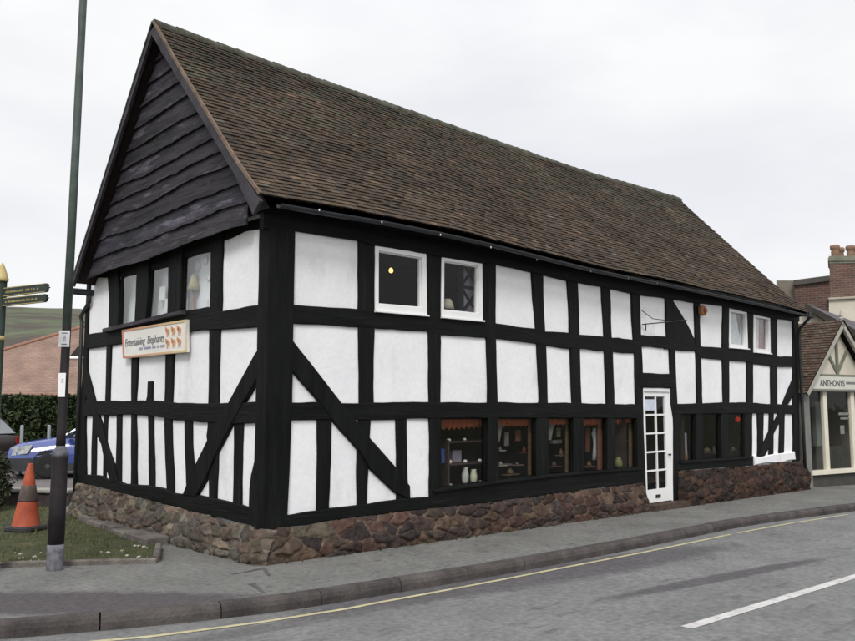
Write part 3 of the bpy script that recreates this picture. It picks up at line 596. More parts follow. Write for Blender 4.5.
strip(mb, 0, .93, 1, 1, 0, redc, yelc, True); strip(mb, 0, 0, 1, .07, 0, redc, yelc, True); strip(mb, 0, .07, .02, .93, 0, redc, redc, False); strip(mb, .98, .07, 1, .93, 0, yelc, pal, False)
mb.build('border', mat('painted_border', (.95, .95, .95), (1, 1, 1), 6, .6, tint=True), sign)
INK = mat('sign_ink', (.13, .13, .15), (.18, .18, .20), 5, .7); BLUEINK = mat('sign_small_ink', (.32, .32, .45), (.36, .36, .5), 5, .7); ORANGE = mat('sign_orange', (.50, .23, .11), (.58, .30, .16), 6, .7)
GS = Plane(GA.o, (0, -1, 0), (-1, 0, 0))
def sgp(u, v): p = bl2(u, v); return p
p = sgp(.05, .47); wl = (O[1] - O[0]).length; slope = -(O[1].y - O[0].y) / (O[1].x - O[0].x)
text('lettering', 'Entertaining  Elephants', GS, -p.x, p.y - .06, .070, wl * .62, .135, INK, sign, .08, -.010, slope)
p = sgp(.28, .23); text('lettering', 'ıııı ıııııııı ıııı ıı ııııı', GS, -p.x, p.y, .070, wl * .40, .032, BLUEINK, sign, .2, .0, slope)
mb = MB()                                               # three stacked little elephants: ear, body, legs and curling trunk
for k in range(3):
    cx = .735 + .083 * k
    def e(u, v): q = bl2(cx + u * .036, .52 + v * .36); return (q.x, q.y)
    def blob(u, v, ru, rv, n=14): mb.prism(GA, [e(u + ru * math.cos(a), v + rv * math.sin(a)) for a in [2 * math.pi * q / n for q in range(n)]], .062, .071)
    for v0 in (.52, -.50):
        blob(.12, v0, .62, .26); blob(-.55, v0 + .16, .36, .22)
        mb.prism(GA, [e(-.72, v0 + .05), e(-.95, v0 + .1), e(-1.0, v0 + .44), e(-.86, v0 + .46), e(-.80, v0 + .2), e(-.60, v0 + .12)], .062, .0715)
        for x in (-.35, .36): mb.prism(GA, [e(x - .14, v0 - .1), e(x + .14, v0 - .1), e(x + .14, v0 - .46), e(x - .14, v0 - .46)], .062, .0705)
mb.build('emblem', ORANGE, sign)
# hanging bracket and alarm box on the front
br_ = MB(); a = FR.at(641, 324.5); b = FR.at(664, 322)
br_.tube([FR.P(a[0], a[1], .02), FR.P(lerp(a[0], b[0], .5), lerp(a[1], b[1], .5), .25), FR.P(b[0] - .02, b[1], .45)], .010, 6)
br_.tube([FR.P(a[0], a[1] + .24, .02), FR.P(a[0] + .15, a[1] + .10, .14), FR.P(a[0] + .34, a[1] + .08, .26)], .007, 6)
br_.tube([FR.P(a[0] + .05, a[1] + .01, .06), FR.P(a[0] + .05, a[1] - .10, .06)], .012, 6)
tag(br_.build('sign_bracket', DARKIRON, None), 'thin black iron hanging bracket on plaster above the white door', 'bracket')
ab = thing('alarm_box', 'small orange alarm box under the eaves right of the curved brace', 'alarm', tuple(FR.P(*FR.at(699, 311), .02)))
u, v = FR.at(699.2, 311); MB().obox(FR.P(u, v, .06), (1, 0, 0), (0, 1, 0), (0, 0, 1), .085, .05, .09, .02).build('casing', mat('orange_plastic', (.24, .11, .05), (.30, .14, .065), 5, .6), ab)
MB().lathe([(.05, 0), (.055, .01), (.03, .03), (.0, .034)], FR.P(u + .02, v, .115), 14, (0, -1, 0)).build('lens', mat('alarm_lens', (.26, .085, .05), (.32, .11, .07), 5, .3), ab)

# ---- what stands and hangs behind the windows
def inside(px, py, dep): return FR.at(px, py, -dep)
PEL = mat('red_fringe', (.31, .075, .040), (.40, .115, .05), 30, .9, .4)
names = ['red fringed pelmet across the top of the shop window with glass shelves', 'red and orange fringed pelmet in second shop window from left', 'short red fringed pelmet in third shop window from left', 'short red fringed pelmet in fourth shop window from left', 'narrow dull red fringed pelmet in shop window beside door']
for w, (x0, x1, yt, yb), lab in zip(SHOPW, [(441, 486, 418, 429), (497, 535.5, 418, 427), (548, 572.6, 418, 426), (583, 606.5, 418, 425.5), (616, 635, 418, 424.5)], names):
    a = inside(x0, yt - 2, .14); b = inside(x1, yb, .14); mb = MB(); nn_ = max(5, int((b[0] - a[0]) / .09)); pts = []
    for k in range(nn_ * 4 + 1):
        u = lerp(a[0], b[0], k / (nn_ * 4)); ph = (k % 4) / 4; pts.append((u, b[1] + .035 * abs(math.cos(math.pi * ph)) + .008 * n1(k * .9, 3)))
    rows = [[FR.P(u, a[1], -.14 - .012 * math.sin(u * 70)) for u, v in pts], [FR.P(u, v, -.14 - .015 * math.sin(u * 70)) for u, v in pts]]
    mb.add(rows[0] + rows[1], [(i + 1, i, len(pts) + i, len(pts) + i + 1) for i in range(len(pts) - 1)]); tag(mb.build('pelmet', PEL, None), lab, 'pelmet', 'pelmets in the shop windows')
CURT = mat('faded_tan_curtain', (.095, .062, .032), (.15, .10, .05), 20, .9, .3); NET = mat('net_curtain', (.48, .50, .52), (.66, .67, .68), 12, .95, .3); ROSE = mat('rose_curtain', (.22, .07, .07), (.30, .11, .10), 12, .95, .3); GREYNET = mat('grey_drape', (.14, .15, .13), (.22, .23, .20), 12, .95, .3)
def curtain(px0, px1, y0, y1, dep, m, label, px0b=None, px1b=None, cat='curtain'):
    a0 = inside(px0, y0, dep); a1 = inside(px1, y0, dep); b0 = inside(px0b or px0, y1, dep); b1 = inside(px1b or px1, y1, dep); n = 22; mb = MB(); V = []
    for row in range(7):
        for k in range(n):
            t = row / 6; u = lerp(lerp(a0[0], b0[0], t), lerp(a1[0], b1[0], t), k / (n - 1)); v = lerp(a0[1], b0[1], t); V.append(FR.P(u, v, -dep - .018 * math.sin(k * 1.5 + .6 * n1(row, k)) - .012))
    mb.add(V, [(r * n + k, r * n + k + 1, (r + 1) * n + k + 1, (r + 1) * n + k) for r in range(6) for k in range(n - 1)])
    return tag(mb.build(cat, m, None, smooth=True), label, cat, cat + 's in the windows')
curtain(528.6, 532.6, 422, 477, .13, CURT, 'thin tan curtain strip at right edge of second shop window')
curtain(566, 569.8, 424, 474, .13, CURT, 'thin tan curtain strip at right edge of third shop window')
curtain(598, 603.6, 424, 471, .13, mat('rust_curtain', (.12, .05, .028), (.17, .075, .04), 20, .9, .3), 'rust coloured curtain strip at right edge of fourth shop window')
curtain(629.5, 633.4, 424, 467, .13, CURT, 'tan curtain strip in narrow shop window beside white door')
curtain(497.5, 502.5, 424, 442, .13, GREYNET, 'grey gathered drape at top left of second shop window', 498, 499.5)
curtain(549.5, 554, 424, 440, .13, GREYNET, 'grey gathered drape at top left of third shop window', 549, 551)
curtain(730.6, 735.5, 312, 345, .07, NET, 'white net curtain swept left in arched small upper window', 730.6, 741.5)
curtain(742, 744.8, 314, 345.4, .07, NET, 'narrow white net curtain on right of arched small upper window', 739.5, 745)
curtain(754.6, 758.6, 317, 350, .07, NET, 'white net curtain in last small upper window at the far end')
curtain(758.6, 768, 318, 350, .10, ROSE, 'dull rose curtain in last small upper window at the far end')
# display shelves of the first shop window
u0, _ = inside(442, 440, .3); u1, _ = inside(486, 440, .3)
SHELF = mat('shelf_wood', (.05, .035, .03), (.07, .05, .04), 6, .6); POT = mat('white_china', (.78, .78, .76), (.84, .84, .82), 6, .25, spec=.6)
shel = [inside(462, y, .30)[1] for y in (440.5, 462.5, 484.5)]
sh = thing('display_shelf', 'dark three tier display shelf in first shop window from corner', 'shelf', tuple(FR.P(u0, shel[2] - .05, -.3)))
for z in shel: MB().box(u0 + .02, u1 + .1, .18, .44, z - .02, z).build('shelf_board', SHELF, sh)
for x in (u0 + .01, u1 + .11): MB().box(x - .012, x + .012, .18, .44, shel[2] - .1, shel[0] + .02).build('upright', SHELF, sh)
def pot(px, row, r, h, m, label, grp='little pots standing in for points of light on the shelves', name='pot'):
    u, _ = inside(px, 450, .26); z = shel[row]; mb = MB(); mb.lathe([(r * .6, 0), (r * .95, h * .25), (r, h * .55), (r * .7, h * .9), (r * .75, h), (r * .6, h), (r * .5, h * .8)], FR.P(u, z, -.24), 14)
    return tag(mb.build(name, m, None, smooth=True), label, name.replace('_', ' '), grp)
pot(447.6, 0, .032, .036, POT, 'left small white pot standing in for a bright point on top shelf'); pot(463.4, 0, .028, .034, POT, 'right small white pot standing in for a bright point on top shelf')  # small pots added in place of bright points of light on the shelves
pot(448.6, 1, .034, .05, mat('cream_china', (.60, .50, .34), (.68, .6, .45), 6, .3), 'cream pot standing in for a bright point in front of lilac box'); pot(464, 1, .03, .04, POT, 'white pot standing in for a bright point just right of lilac box'); pot(478.6, 1, .03, .036, POT, 'small white pot standing in for a bright point at right end of middle shelf')
pot(449, 2, .03, .034, mat('grey_china', (.3, .3, .3), (.38, .38, .38), 6, .3), 'small grey pot standing in for a bright point at left end of bottom shelf'); pot(479.4, 2, .03, .036, POT, 'small white pot standing in for a bright point at right end of bottom shelf')
pot(464, 2, .05, .24, mat('pale_ceramic', (.45, .50, .46), (.6, .62, .58), 9, .4), 'tall pale ceramic vase on bottom shelf of corner window', 'vases', 'vase'); pot(472.4, 2, .052, .20, mat('yellowish_ceramic', (.55, .58, .42), (.68, .7, .55), 9, .4), 'yellowish ceramic vase beside the tall pale one on bottom shelf', 'vases', 'vase')
def card(px0, px1, py0, py1, dep, m, name, label, cat, thick=.03):
    a = inside(px0, py0, dep); b = inside(px1, py1, dep); mb = MB(); mb.box(a[0], b[0], dep, dep + thick, b[1], a[1]); return tag(mb.build(name, m, None), label, cat)
b_ = inside(441, 463, .22); card(441.2, 444.6, 449, 463, .22, mat('blue_spine', (.03, .075, .30), (.04, .10, .36), 5, .5), 'book', 'bright blue book upright at left end of middle shelf', 'book', .10)
card(453, 461.4, 450.5, 462, .30, mat('lilac_card', (.20, .18, .25), (.26, .24, .31), 8, .7), 'gift_box', 'lilac grey box in middle of shop window shelf', 'box', .08)
card(528, 534.5, 431.5, 434.5, .2, mat('pale_tag', (.38, .38, .42), (.44, .44, .48), 8, .7), 'hanging_card', 'pale card hanging at upper right in second shop window', 'card', .004)
mb = MB(); pts = []                                     # garment and small shapes hung in the fourth window
for px, wx in ((428, 2.2), (434, 3.4), (440, 1.8), (447, 1.6), (454, 2.2), (460, 2.6)): 
    c = inside(595.2, px, .22); e_ = inside(595.2 + wx, px, .22); pts.append((c, e_[0] - c[0]))
mb.loft([[FR.P(c[0] + h * math.cos(a), c[1], -.22 + .03 * math.sin(a)) for a in [2 * math.pi * q / 12 for q in range(12)]] for c, h in pts]); tag(mb.build('hanging_garment', mat('pale_lilac_cloth', (.30, .30, .36), (.46, .45, .52), 14, .9, .3), None, smooth=True), 'pale lilac garment hanging in fourth shop window', 'garment')
card(502.6, 512, 464.2, 465.6, .3, mat('dull_pewter', (.10, .08, .07), (.14, .11, .10), 8, .5), 'tray', 'dull dark tray low in second shop window', 'tray', .1)
card(552.6, 562, 440.2, 443.2, .25, mat('grey_felt', (.12, .12, .13), (.16, .16, .17), 8, .8), 'folded_scarf', 'grey folded scarf on rail in third shop window', 'scarf', .06)
for px, (y0, y1), m, lab in ((618.6, (457, 468), mat('olive_glaze', (.16, .17, .06), (.24, .24, .10), 8, .4), 'olive green jar at lower left of window beside door'), (634, (456, 467), mat('ochre_glaze', (.24, .19, .09), (.30, .25, .13), 8, .4), 'ochre jar at lower right of window beside door')):
    a = inside(px, y1, .2); t = inside(px, y0, .2); h = t[1] - a[1]; mb = MB(); mb.lathe([(.05, 0), (.075, h * .3), (.07, h * .6), (.035, h * .9), (.04, h)], FR.P(a[0], a[1], -.2), 14); tag(mb.build('jar', m, None, smooth=True), lab, 'jar', 'jars in the window by the door')
a = inside(685.6, 462, .22); t = inside(685.6, 447, .22); h = t[1] - a[1]
tag(MB().lathe([(.05, 0), (.10, h * .1), (.09, h * .7), (.05, h), (.04, h)], FR.P(a[0] - .05, a[1], -.25), 14).build('glazed_pot', mat('amber_glaze', (.24, .14, .06), (.34, .21, .10), 6, .3), None, smooth=True), 'amber pot on sill of window just right of white door', 'pot')
card(685.6, 687.4, 433, 461, .16, mat('lilac_paper', (.36, .34, .46), (.44, .42, .54), 8, .8), 'paper_roll', 'tall lilac paper roll on sill right of white door', 'paper', .04)
a = inside(740.7, 419.5, .1); rl = thing('paper_lantern', 'small bright red round lantern hanging in rightmost dark ground floor window', 'lantern', tuple(FR.P(a[0], a[1], -.12)))
MB().lathe([(.006, -.055), (.03, -.045), (.048, -.02), (.051, .006), (.038, .038), (.013, .055), (.006, .057)], FR.P(a[0], a[1], -.16), 16).build('shade', mat('red_paper', (.55, .03, .03), (.62, .05, .04), 6, .5, emit=((1, .05, .03), .25)), rl, smooth=True)
MB().tube([FR.P(a[0], a[1] + .05, -.16), FR.P(a[0], a[1] + .2, -.16)], .004, 5).build('cord', DARKIRON, rl)
for px, py, r, h, c, lab in ((500, 450, .022, .05, (.5, .48, .45), 'tiny pale ornament upper left in second shop window'), (500.5, 465, .03, .05, (.55, .50, .46), 'small pale ornament lower left in second shop window'), (517, 464.6, .028, .035, (.32, .22, .18), 'small brown ornament low in middle of second shop window'),
        (524, 452, .03, .09, (.30, .10, .07), 'dull red ornament at right in second shop window'), (510, 474, .05, .08, (.22, .16, .10), 'brown bowl on floor of second shop window'), (561, 455, .03, .10, (.28, .20, .12), 'tan ornament in middle of third shop window'), (554, 466, .04, .07, (.16, .10, .08), 'dark ornament low in third shop window'),
        (589, 466, .04, .08, (.30, .18, .10), 'amber ornament low left in fourth shop window'), (624, 440, .03, .05, (.34, .30, .24), 'pale ornament high in window beside door'), (707, 452, .06, .10, (.20, .16, .12), 'brown pot on sill of middle window right of door'), (714, 453, .03, .14, (.26, .27, .25), 'slim grey vase on sill of middle window right of door'), (733, 450, .05, .07, (.24, .22, .19), 'grey bowl on sill of rightmost ground floor window')):
    a = inside(px, py, .3); nm = 'ornament'; m = mat('glaze', tuple(x * .42 for x in c), tuple(x * .55 for x in c), 8, .35)
    base = MB().lathe([(r * .7, 0), (r, h * .2), (r * .95, h * .5), (r * .5, h * .8), (r * .6, h)], FR.P(a[0], a[1], -.3), 12); base.box(a[0] - r * 3, a[0] + r * 3, .24, .36, a[1] - .014, a[1], None)
    o = MB(); o = base.build(nm, m, None, smooth=False); tag(o, lab + ', on its own small shelf', 'ornament', 'ornaments in the shop windows')
for px0, px1, y0, y1, c, lab in ((505, 509, 432, 446, (.36, .30, .34), 'pale mauve scarf hanging in second shop window'), (516, 520.5, 430, 441, (.30, .12, .08), 'russet scarf hanging in middle of second shop window'), (557, 560.5, 428, 437, (.26, .24, .20), 'grey scarf hanging in third shop window'), (586, 590, 428, 452, (.20, .07, .05), 'dark red scarf hanging at left in fourth shop window'), (620, 624.4, 428, 436, (.24, .20, .16), 'fawn scarf hanging in window beside white door')):
    curtain(px0, px1, y0, y1, .2, mat('scarf_cloth', tuple(x * .35 for x in c), tuple(x * .6 for x in c), 16, .95, .3), lab, cat='scarf')
# upper rooms
a = FR.at(391, 270.5, -.9); lb_ = thing('ceiling_lamp', 'lit warm bulb hanging inside the larger white framed upper window', 'lamp', tuple(FR.P(a[0], a[1], -.9)))
MB().lathe([(.006, -.034), (.022, -.027), (.031, -.006), (.026, .018), (.012, .036)], FR.P(a[0], a[1], -.9), 14).build('bulb', mat('lit_bulb', (1, .7, .4), (1, .7, .4), 3, .5, emit=((1, .50, .15), 3.5)), lb_, smooth=True)
MB().tube([FR.P(a[0], a[1] + .06, -.9), FR.P(a[0], 3.79, -.9)], .008, 6).build('cord', DARKIRON, lb_)
# lattice screen and small lampshade in second upper window
ls = thing('lattice_screen', 'dark wooden lattice screen with crosses inside second white framed window', 'screen', tuple(FR.P(4.2, 2.6, -.4)))
q = [FR.at(x, y, -.16) for x, y in ((461, 262), (478, 265), (478, 316), (461, 313))]; u0, u1 = q[0][0], q[1][0] + .02; v0, v1 = q[2][1], q[0][1] + .05
MB().box(u0, u1, .18, .20, v0, v1).build('panel', mat('mauve_panel', (.30, .28, .36), (.36, .34, .42), 6, .8), ls)
mb = MB(); vm = (v0 + v1) / 2; wq = u1 - u0
for a, b in (((u0, v0), (u0, v1)), ((u1, v0), (u1, v1)), ((u0 + wq * .1, v0), (u0 + wq * .1, v1)), ((u0, vm), (u1, vm)), ((u0, v0), (u1, vm)), ((u0, vm), (u1, v0)), ((u0, vm), (u1, v1)), ((u0, v1), (u1, vm))):
    mb.tube([(a[0], .17, a[1]), (b[0], .17, b[1])], .020, 6)
mb.build('lattice', TIMBER, ls)
a = FR.at(447.5, 309, -.16); t = FR.at(447.5, 299, -.16); tl_ = thing('table_lamp', 'small cream lampshade low in second white framed upper window', 'lamp', tuple(FR.P(a[0], a[1], -.25)))
MB().lathe([(.10, a[1]), (.085, (a[1] + t[1]) / 2), (.05, t[1]), (.02, t[1] + .004)], FR.P(a[0], 0, -.17), 16).build('lampshade', mat('cream_shade', (.42, .40, .32), (.5, .48, .4), 8, .9), tl_, smooth=True)
MB().lathe([(.05, a[1] - .2), (.02, a[1] - .17), (.015, a[1])], FR.P(a[0], 0, -.17), 10).build('stem', DARKIRON, tl_)
# gable window display
def gin(px, py, dep): return GA.at(px, py, -dep)
a = gin(193, 309, .11); lt = thing('brass_lamp', 'yellowish conical lamp on a stem in right hand gable window', 'lamp', tuple(GA.P(a[0], a[1], -.11)))
z = lambda py: gin(193, py, .11)[1]
MB().lathe([(.082, z(290)), (.06, z(284)), (.03, z(275)), (.012, z(274))], GA.P(a[0], 0, -.11), 18).build('lampshade', mat('straw_shade', (.34, .31, .16), (.42, .38, .22), 9, .8), lt, smooth=True)
MB().lathe([(.06, z(311)), (.03, z(309)), (.022, z(300)), (.02, z(290))], GA.P(a[0], 0, -.11), 12).build('stem', mat('dull_brass', (.16, .10, .07), (.22, .14, .09), 9, .5), lt, smooth=True)
for i, (px, py, r, lab) in enumerate(((197.4, 266.5, .07, 'larger white plate high in right gable window'), (205.6, 260.6, .055, 'small white plate at top right of right gable window'), (189.6, 261.5, .05, 'pinkish plate at upper left of right gable window'), (209, 276.6, .05, 'small white plate near right edge of right gable window'))):
    a = gin(px, py, .16); tag(MB().lathe([(r * .4, 0), (r * .6, .004), (r, .016), (r, .020), (r * .6, .010), (0.001, .008)], GA.P(a[0], a[1], -.17), 18, (-1, 0, 0)).build('plate', POT if i != 2 else mat('pink_china', (.55, .45, .45), (.6, .5, .5), 6, .3), None, smooth=True), lab, 'plate', 'plates hung in the gable window')
def gcard(x0, x1, y0, y1, dep, m, name, label, cat):
    a = gin(x0, y0, dep); b = gin(x1, y1, dep); return tag(MB().box(dep, dep + .012, b[0], a[0], b[1], a[1]).build(name, m, None), label, cat)
WP = mat('white_paper', (.74, .74, .74), (.8, .8, .8), 8, .8)
gcard(159.5, 164.6, 287, 300, .10, WP, 'drawing', 'white drawing propped in middle gable window', 'drawing'); gcard(165, 169, 299, 312, .09, WP, 'white_card', 'white card at lower right of middle gable window', 'card')
gcard(181.6, 186.4, 299, 311, .08, WP, 'lampbase_card', 'white card at lower left of right gable window', 'card'); gcard(201.6, 207.4, 300, 308.6, .08, WP, 'price_card', 'white card at lower right of right gable window beside lamp stem', 'card')

# ------------------------------------------------------------------ ground, pavement, road
_pb = ground(30, 603)
PAVE = mat('worn_pavement', (.138, .138, .130), (.186, .186, .176), 1.3, .92, .6, 90, mottle=.22, third=((.085, .080, .078), 5.5, .57, .70), spec=.2, blot=[((_pb.x, _pb.y, 0), math.atan2(RIGHT.y, RIGHT.x) + .02, (2.1, .42, 3), (.072, .063, .069), .85)])
_r1, _r2, _r3 = ground(560, 572, -.115), ground(730, 576, -.115), ground(300, 622, -.115)
ROADM = mat('worn_road', (.150, .152, .150), (.195, .197, .194), 1.2, .9, .6, 110, mottle=.24, third=((.098, .094, .097), 4.2, .57, .70), tstretch=(.45, 1.5, 1), spec=.2,
    blot=[((_r1.x, _r1.y, 0), R(-6), (3.2, .42, 3), (.080, .072, .080), .75), ((_r2.x, _r2.y, 0), R(-7), (1.9, .13, 3), (.075, .068, .075), .8), ((_r3.x, _r3.y, 0), R(-5), (2.4, .12, 3), (.10, .095, .098), .6)])
KERB = mat('kerb_stone', (.13, .115, .11), (.20, .18, .17), 4, .9, .4, 30, mottle=.2)
EARTH = mat('distant_ground', (.10, .11, .07), (.14, .14, .10), .05, .95)
CARPK = mat('car_park_tarmac', (.11, .095, .095), (.16, .145, .14), .8, .95, .4, 40, mottle=.15)
YEL = mat('yellow_line', (.38, .345, .20), (.48, .435, .28), 6, .8, third=((.2, .19, .17), 9, .52, .72)); WHT = mat('white_line', (.42, .41, .40), (.54, .53, .52), 5, .8, third=((.27, .27, .26), 9, .53, .72))
struct(MB().add([(-2500, -2500, -.9), (2500, -2500, -.9), (2500, 2500, -.9), (-2500, 2500, -.9)], [(0, 1, 2, 3)]).build('ground', EARTH))
KH = .115
kerb_px = [(0, 624.4), (98, 615), (180, 610.6), (240, 604.6), (292, 598), (380, 583), (500, 564.2), (640, 539), (748, 517.8), (855, 504.6)]
kp = [ground(*q) for q in kerb_px]; kp = [(p.x, p.y) for p in kp]
k0 = Vector(kp[0]); kd0 = (Vector(kp[0]) - Vector(kp[1])).normalized(); kd0 = Vector((kd0.x, kd0.y + .12)).normalized(); k9 = Vector(kp[-1]); kd9 = (k9 - Vector(kp[-2])).normalized()
kl = [tuple(k0 + kd0 * d) for d in (14, 8, 3)] + kp + [tuple(k9 + kd9 * d) for d in (4, 10, 25)]
def kerb_y(x): return smooth(kl, x, .9)
xs = [k * .45 - 14 for k in range(0, 100)]
def sheet(name, m, lo, hi, off, ny=6):
    mb = MB(); nx = len(xs)
    for j in range(ny + 1):
        for x in xs: mb.v.append((x, lerp(lo(x), hi(x), j / ny), g(x) + off))
    for j in range(ny):
        for i in range(nx - 1): mb.f.append([j * nx + i, j * nx + i + 1, (j + 1) * nx + i + 1, (j + 1) * nx + i]); mb.c.append(None)
    return struct(mb.build(name, m))
KW = .13
sheet('pavement', PAVE, lambda x: kerb_y(x) + KW, lambda x: 14.0, 0.0)
sheet('road', ROADM, lambda x: -16.0, lambda x: kerb_y(x) + .02, -KH)
# kerb stones: one run of stones with joints
mb = MB(); rk = random.Random(4); x = -13.8
while x < 29:
    L_ = .88 if x > -4 else .9; x1 = x + L_; o = rk.uniform(-.006, .006); seg = 4; rings = []
    for i in range(seg + 1):
        xx = lerp(x + .006, x1 - .006, i / seg); y = kerb_y(xx); zz = g(xx) + o * .6 + .004; t = Vector((1, (kerb_y(xx + .1) - kerb_y(xx - .1)) / .2)).normalized(); nn = Vector((-t.y, t.x))
        rings.append([Vector((xx, y, zz - KH - .12)), Vector((xx, y - .012, zz - KH * .5)), Vector((xx, y + .0, zz - .022)), Vector((xx + nn.x * .02, y + nn.y * .02, zz)), Vector((xx + nn.x * KW, y + nn.y * KW, zz)), Vector((xx + nn.x * KW, y + nn.y * KW, zz - .2))])
    mb.loft(rings, True, tuple([rk.uniform(.85, 1.12)] * 3)); x = x1
struct(mb.build('kerb', mat('kerb_stone_run', (.046, .040, .038), (.090, .080, .076), 4, .92, .5, 30, mottle=.2, tint=True)))
# painted lines on the road
def band(pts, w, off, m, name):
    mb = MB(); P = []
    for a, b in zip(pts, pts[1:]):
        nseg = max(2, int((b - a).length / .3)); P += [a.lerp(b, i / nseg) for i in range(nseg)]
    P.append(pts[-1]); V = []
    for i, p in enumerate(P):
        t = (P[min(i + 1, len(P) - 1)] - P[max(0, i - 1)]).normalized(); nn = Vector((-t.y, t.x, 0)); ww = w * (1 + .10 * n1(i * .9, 4))
        for sgn in (-1, 1): q = p + nn * (ww / 2 * sgn); V.append(Vector((q.x, q.y, g(q.x) + off)))
    mb.add(V, [(2 * i, 2 * i + 1, 2 * i + 3, 2 * i + 2) for i in range(len(P) - 1)]); return struct(mb.build(name, m))
gr = lambda q: ground(q[0], q[1], -KH + .004)
yl = [gr(q) for q in ((100, 641), (150, 636.6), (180, 632.8), (260, 622.3), (348, 608.6), (430, 593.2), (500, 580), (570, 566.4), (640, 553), (730.5, 534.4))]
band([yl[0] + (yl[0] - yl[1]).normalized() * 6] + yl, .055, -KH + .004, YEL, 'yellow_line')
yl2 = [gr(q) for q in ((737.5, 533), (790, 523.4), (848, 514.4))]; band(yl2, .055, -KH + .004, YEL, 'yellow_line')
w0, w1 = gr((686, 627.6)), gr((856, 576)); wd = (w1 - w0).normalized(); band([w0, w1, w0 + wd * 4.2], .105, -KH + .004, WHT, 'centre_line'); band([w0 - wd * 2.2, w0 - wd * 6], .105, -KH + .004, WHT, 'centre_line'); band([w0 + wd * 6.4, w0 + wd * 10.4], .105, -KH + .004, WHT, 'centre_line')
# darker trench repair in the left pavement
def patch(px, name, m, off, amp=.05):
    pts = [ground(*q) for q in px]; poly = wobble([(p.x, p.y) for p in pts], amp, 2.2, .18)
    return struct(MB().add([(x, y, g(x) + off) for x, y in poly], [tuple(range(len(poly)))]).build(name, m))
CRK = mat('damp_crack', (.070, .066, .064), (.105, .10, .098), 6, .8)
patch([(228, 575.6), (250, 570.6), (262, 567.6), (266, 568), (271, 576), (268, 576.4), (262, 569.6), (240, 573.6)], 'pavement_crack', CRK, .004, .025)
patch([(248, 584.6), (256, 582.6), (256, 585), (266, 594), (262, 593), (253, 586.6)], 'pavement_crack', CRK, .004, .02)
# grass bed with its edging
bed = [(-260, 512), (8, 500), (40, 503), (66, 513), (110, 530), (157, 546.5), (156, 560.5), (60, 563.5), (0, 566), (-260, 578)]
bp = [ground(*q) for q in bed]; GRASSM = mat('verge_turf', (.030, .040, .016), (.068, .070, .030), 5, .95, .8, 40, mottle=.25, third=((.11, .09, .055), 3, .56, .7))
poly = [(p.x, p.y) for p in bp]; struct(MB().add([(x, y, .02) for x, y in poly], [tuple(range(len(poly)))]).build('verge', GRASSM))
def inpoly(x, y):
    c = False
    for (a, b), (e, f) in zip(poly, poly[1:] + poly[:1]):
        if (b > y) != (f > y) and x < (e - a) * (y - b) / (f - b) + a: c = not c
    return c
mb = MB(); rg = random.Random(8); xs_ = [p[0] for p in poly]; ys_ = [p[1] for p in poly]; k = 0
while k < 9000:
    x, y = rg.uniform(-3.6, max(xs_)), rg.uniform(min(ys_), max(ys_))
    if not inpoly(x, y) or n1(x * 2.2, y * 2.2, 5) < rg.uniform(-.6, .15): k += .2; continue
    h = rg.uniform(.02, .07) * (1 + n1(x * 3, y * 3, 1)); a = rg.uniform(0, 6.28); w = .004; lx, ly = rg.uniform(-.03, .03), rg.uniform(-.03, .03); c = rg.uniform(.7, 1.5); cc = (.055 * c, .070 * c, .020 * c) if rg.random() < .68 else (.16 * c, .13 * c, .06 * c)
    mb.add([(x - w * math.cos(a), y - w * math.sin(a), .018), (x + w * math.cos(a), y + w * math.sin(a), .018), (x + lx, y + ly, .02 + h)], [(0, 1, 2)], cc); k += 1
struct(mb.build('grass', mat('grass_blade', (.9, .9, .9), (1.1, 1.1, 1.1), 5, .8, tint=True)), 'stuff')
mb = MB()
for k in range(22):
    i = rg.choice(((8, 555, 50, 565), (120, 545, 150, 556), (0, 548, 60, 566), (90, 548, 150, 560))); p = ground(rg.uniform(i[0], i[2]), rg.uniform(i[1], i[3])); r = rg.uniform(.010, .028); a = rg.uniform(0, 6)
    mb.lathe([(r, 0), (r * .9, r * .4), (r * .3, r * .6)], (p.x, p.y, .02), 5, (rg.uniform(-.3, .3), rg.uniform(-.3, .3), 1))
struct(mb.build('gravel', mat('pale_grit', (.28, .26, .22), (.42, .40, .36), 20, .9)), 'stuff')
def edging(px, w, h, name, label, cat, colr, Ls=.55, seed=1):
    pts = [ground(*q) for q in px]; mb = MB(); rr = random.Random(seed); d = 0; seg = []
    for a, b in zip(pts, pts[1:]):
        L = (b - a).length; n = max(1, round(L / Ls))
        for i in range(n): seg.append((a.lerp(b, i / n), a.lerp(b, (i + 1) / n)))
    for a, b in seg:
        t = (b - a).normalized(); nn = Vector((-t.y, t.x, 0)); c = (a + b) / 2; hh = h * rr.uniform(.85, 1.2); ww = w * rr.uniform(.85, 1.12); tilt = Vector((rr.uniform(-.05, .05), rr.uniform(-.05, .05), 1)).normalized()
        mb.obox((c.x, c.y, hh / 2 - .03), t, nn, tilt, (b - a).length / 2 - .008, ww / 2, hh / 2 + .03, .014, tuple([rr.uniform(.8, 1.2)] * 3))
    return tag(mb.build(name, colr, None), label, cat)
EDG = mat('edging_stone', (.085, .074, .067), (.165, .148, .132), 5, .92, .7, 25, mottle=.25, tint=True)
edging([(64, 511.5), (86, 520), (110, 529), (135, 538), (158, 545.6)], .27, .085, 'stone_edging', 'flat rough stone edging between grass and path beside gable wall', 'edging', EDG, .5, 3)
edging([(157.5, 563), (60, 565.6), (0, 567.6), (-260, 580)], .06, .05, 'kerb_edging', 'low narrow stone kerb along front of the grass bed', 'edging', EDG, .9, 5)
edging([(156.5, 562), (158.5, 549)], .07, .07, 'edging_stone', 'short upright stone closing the corner of the grass bed', 'edging', EDG, .4, 6)
mb = MB(); rw = random.Random(15)
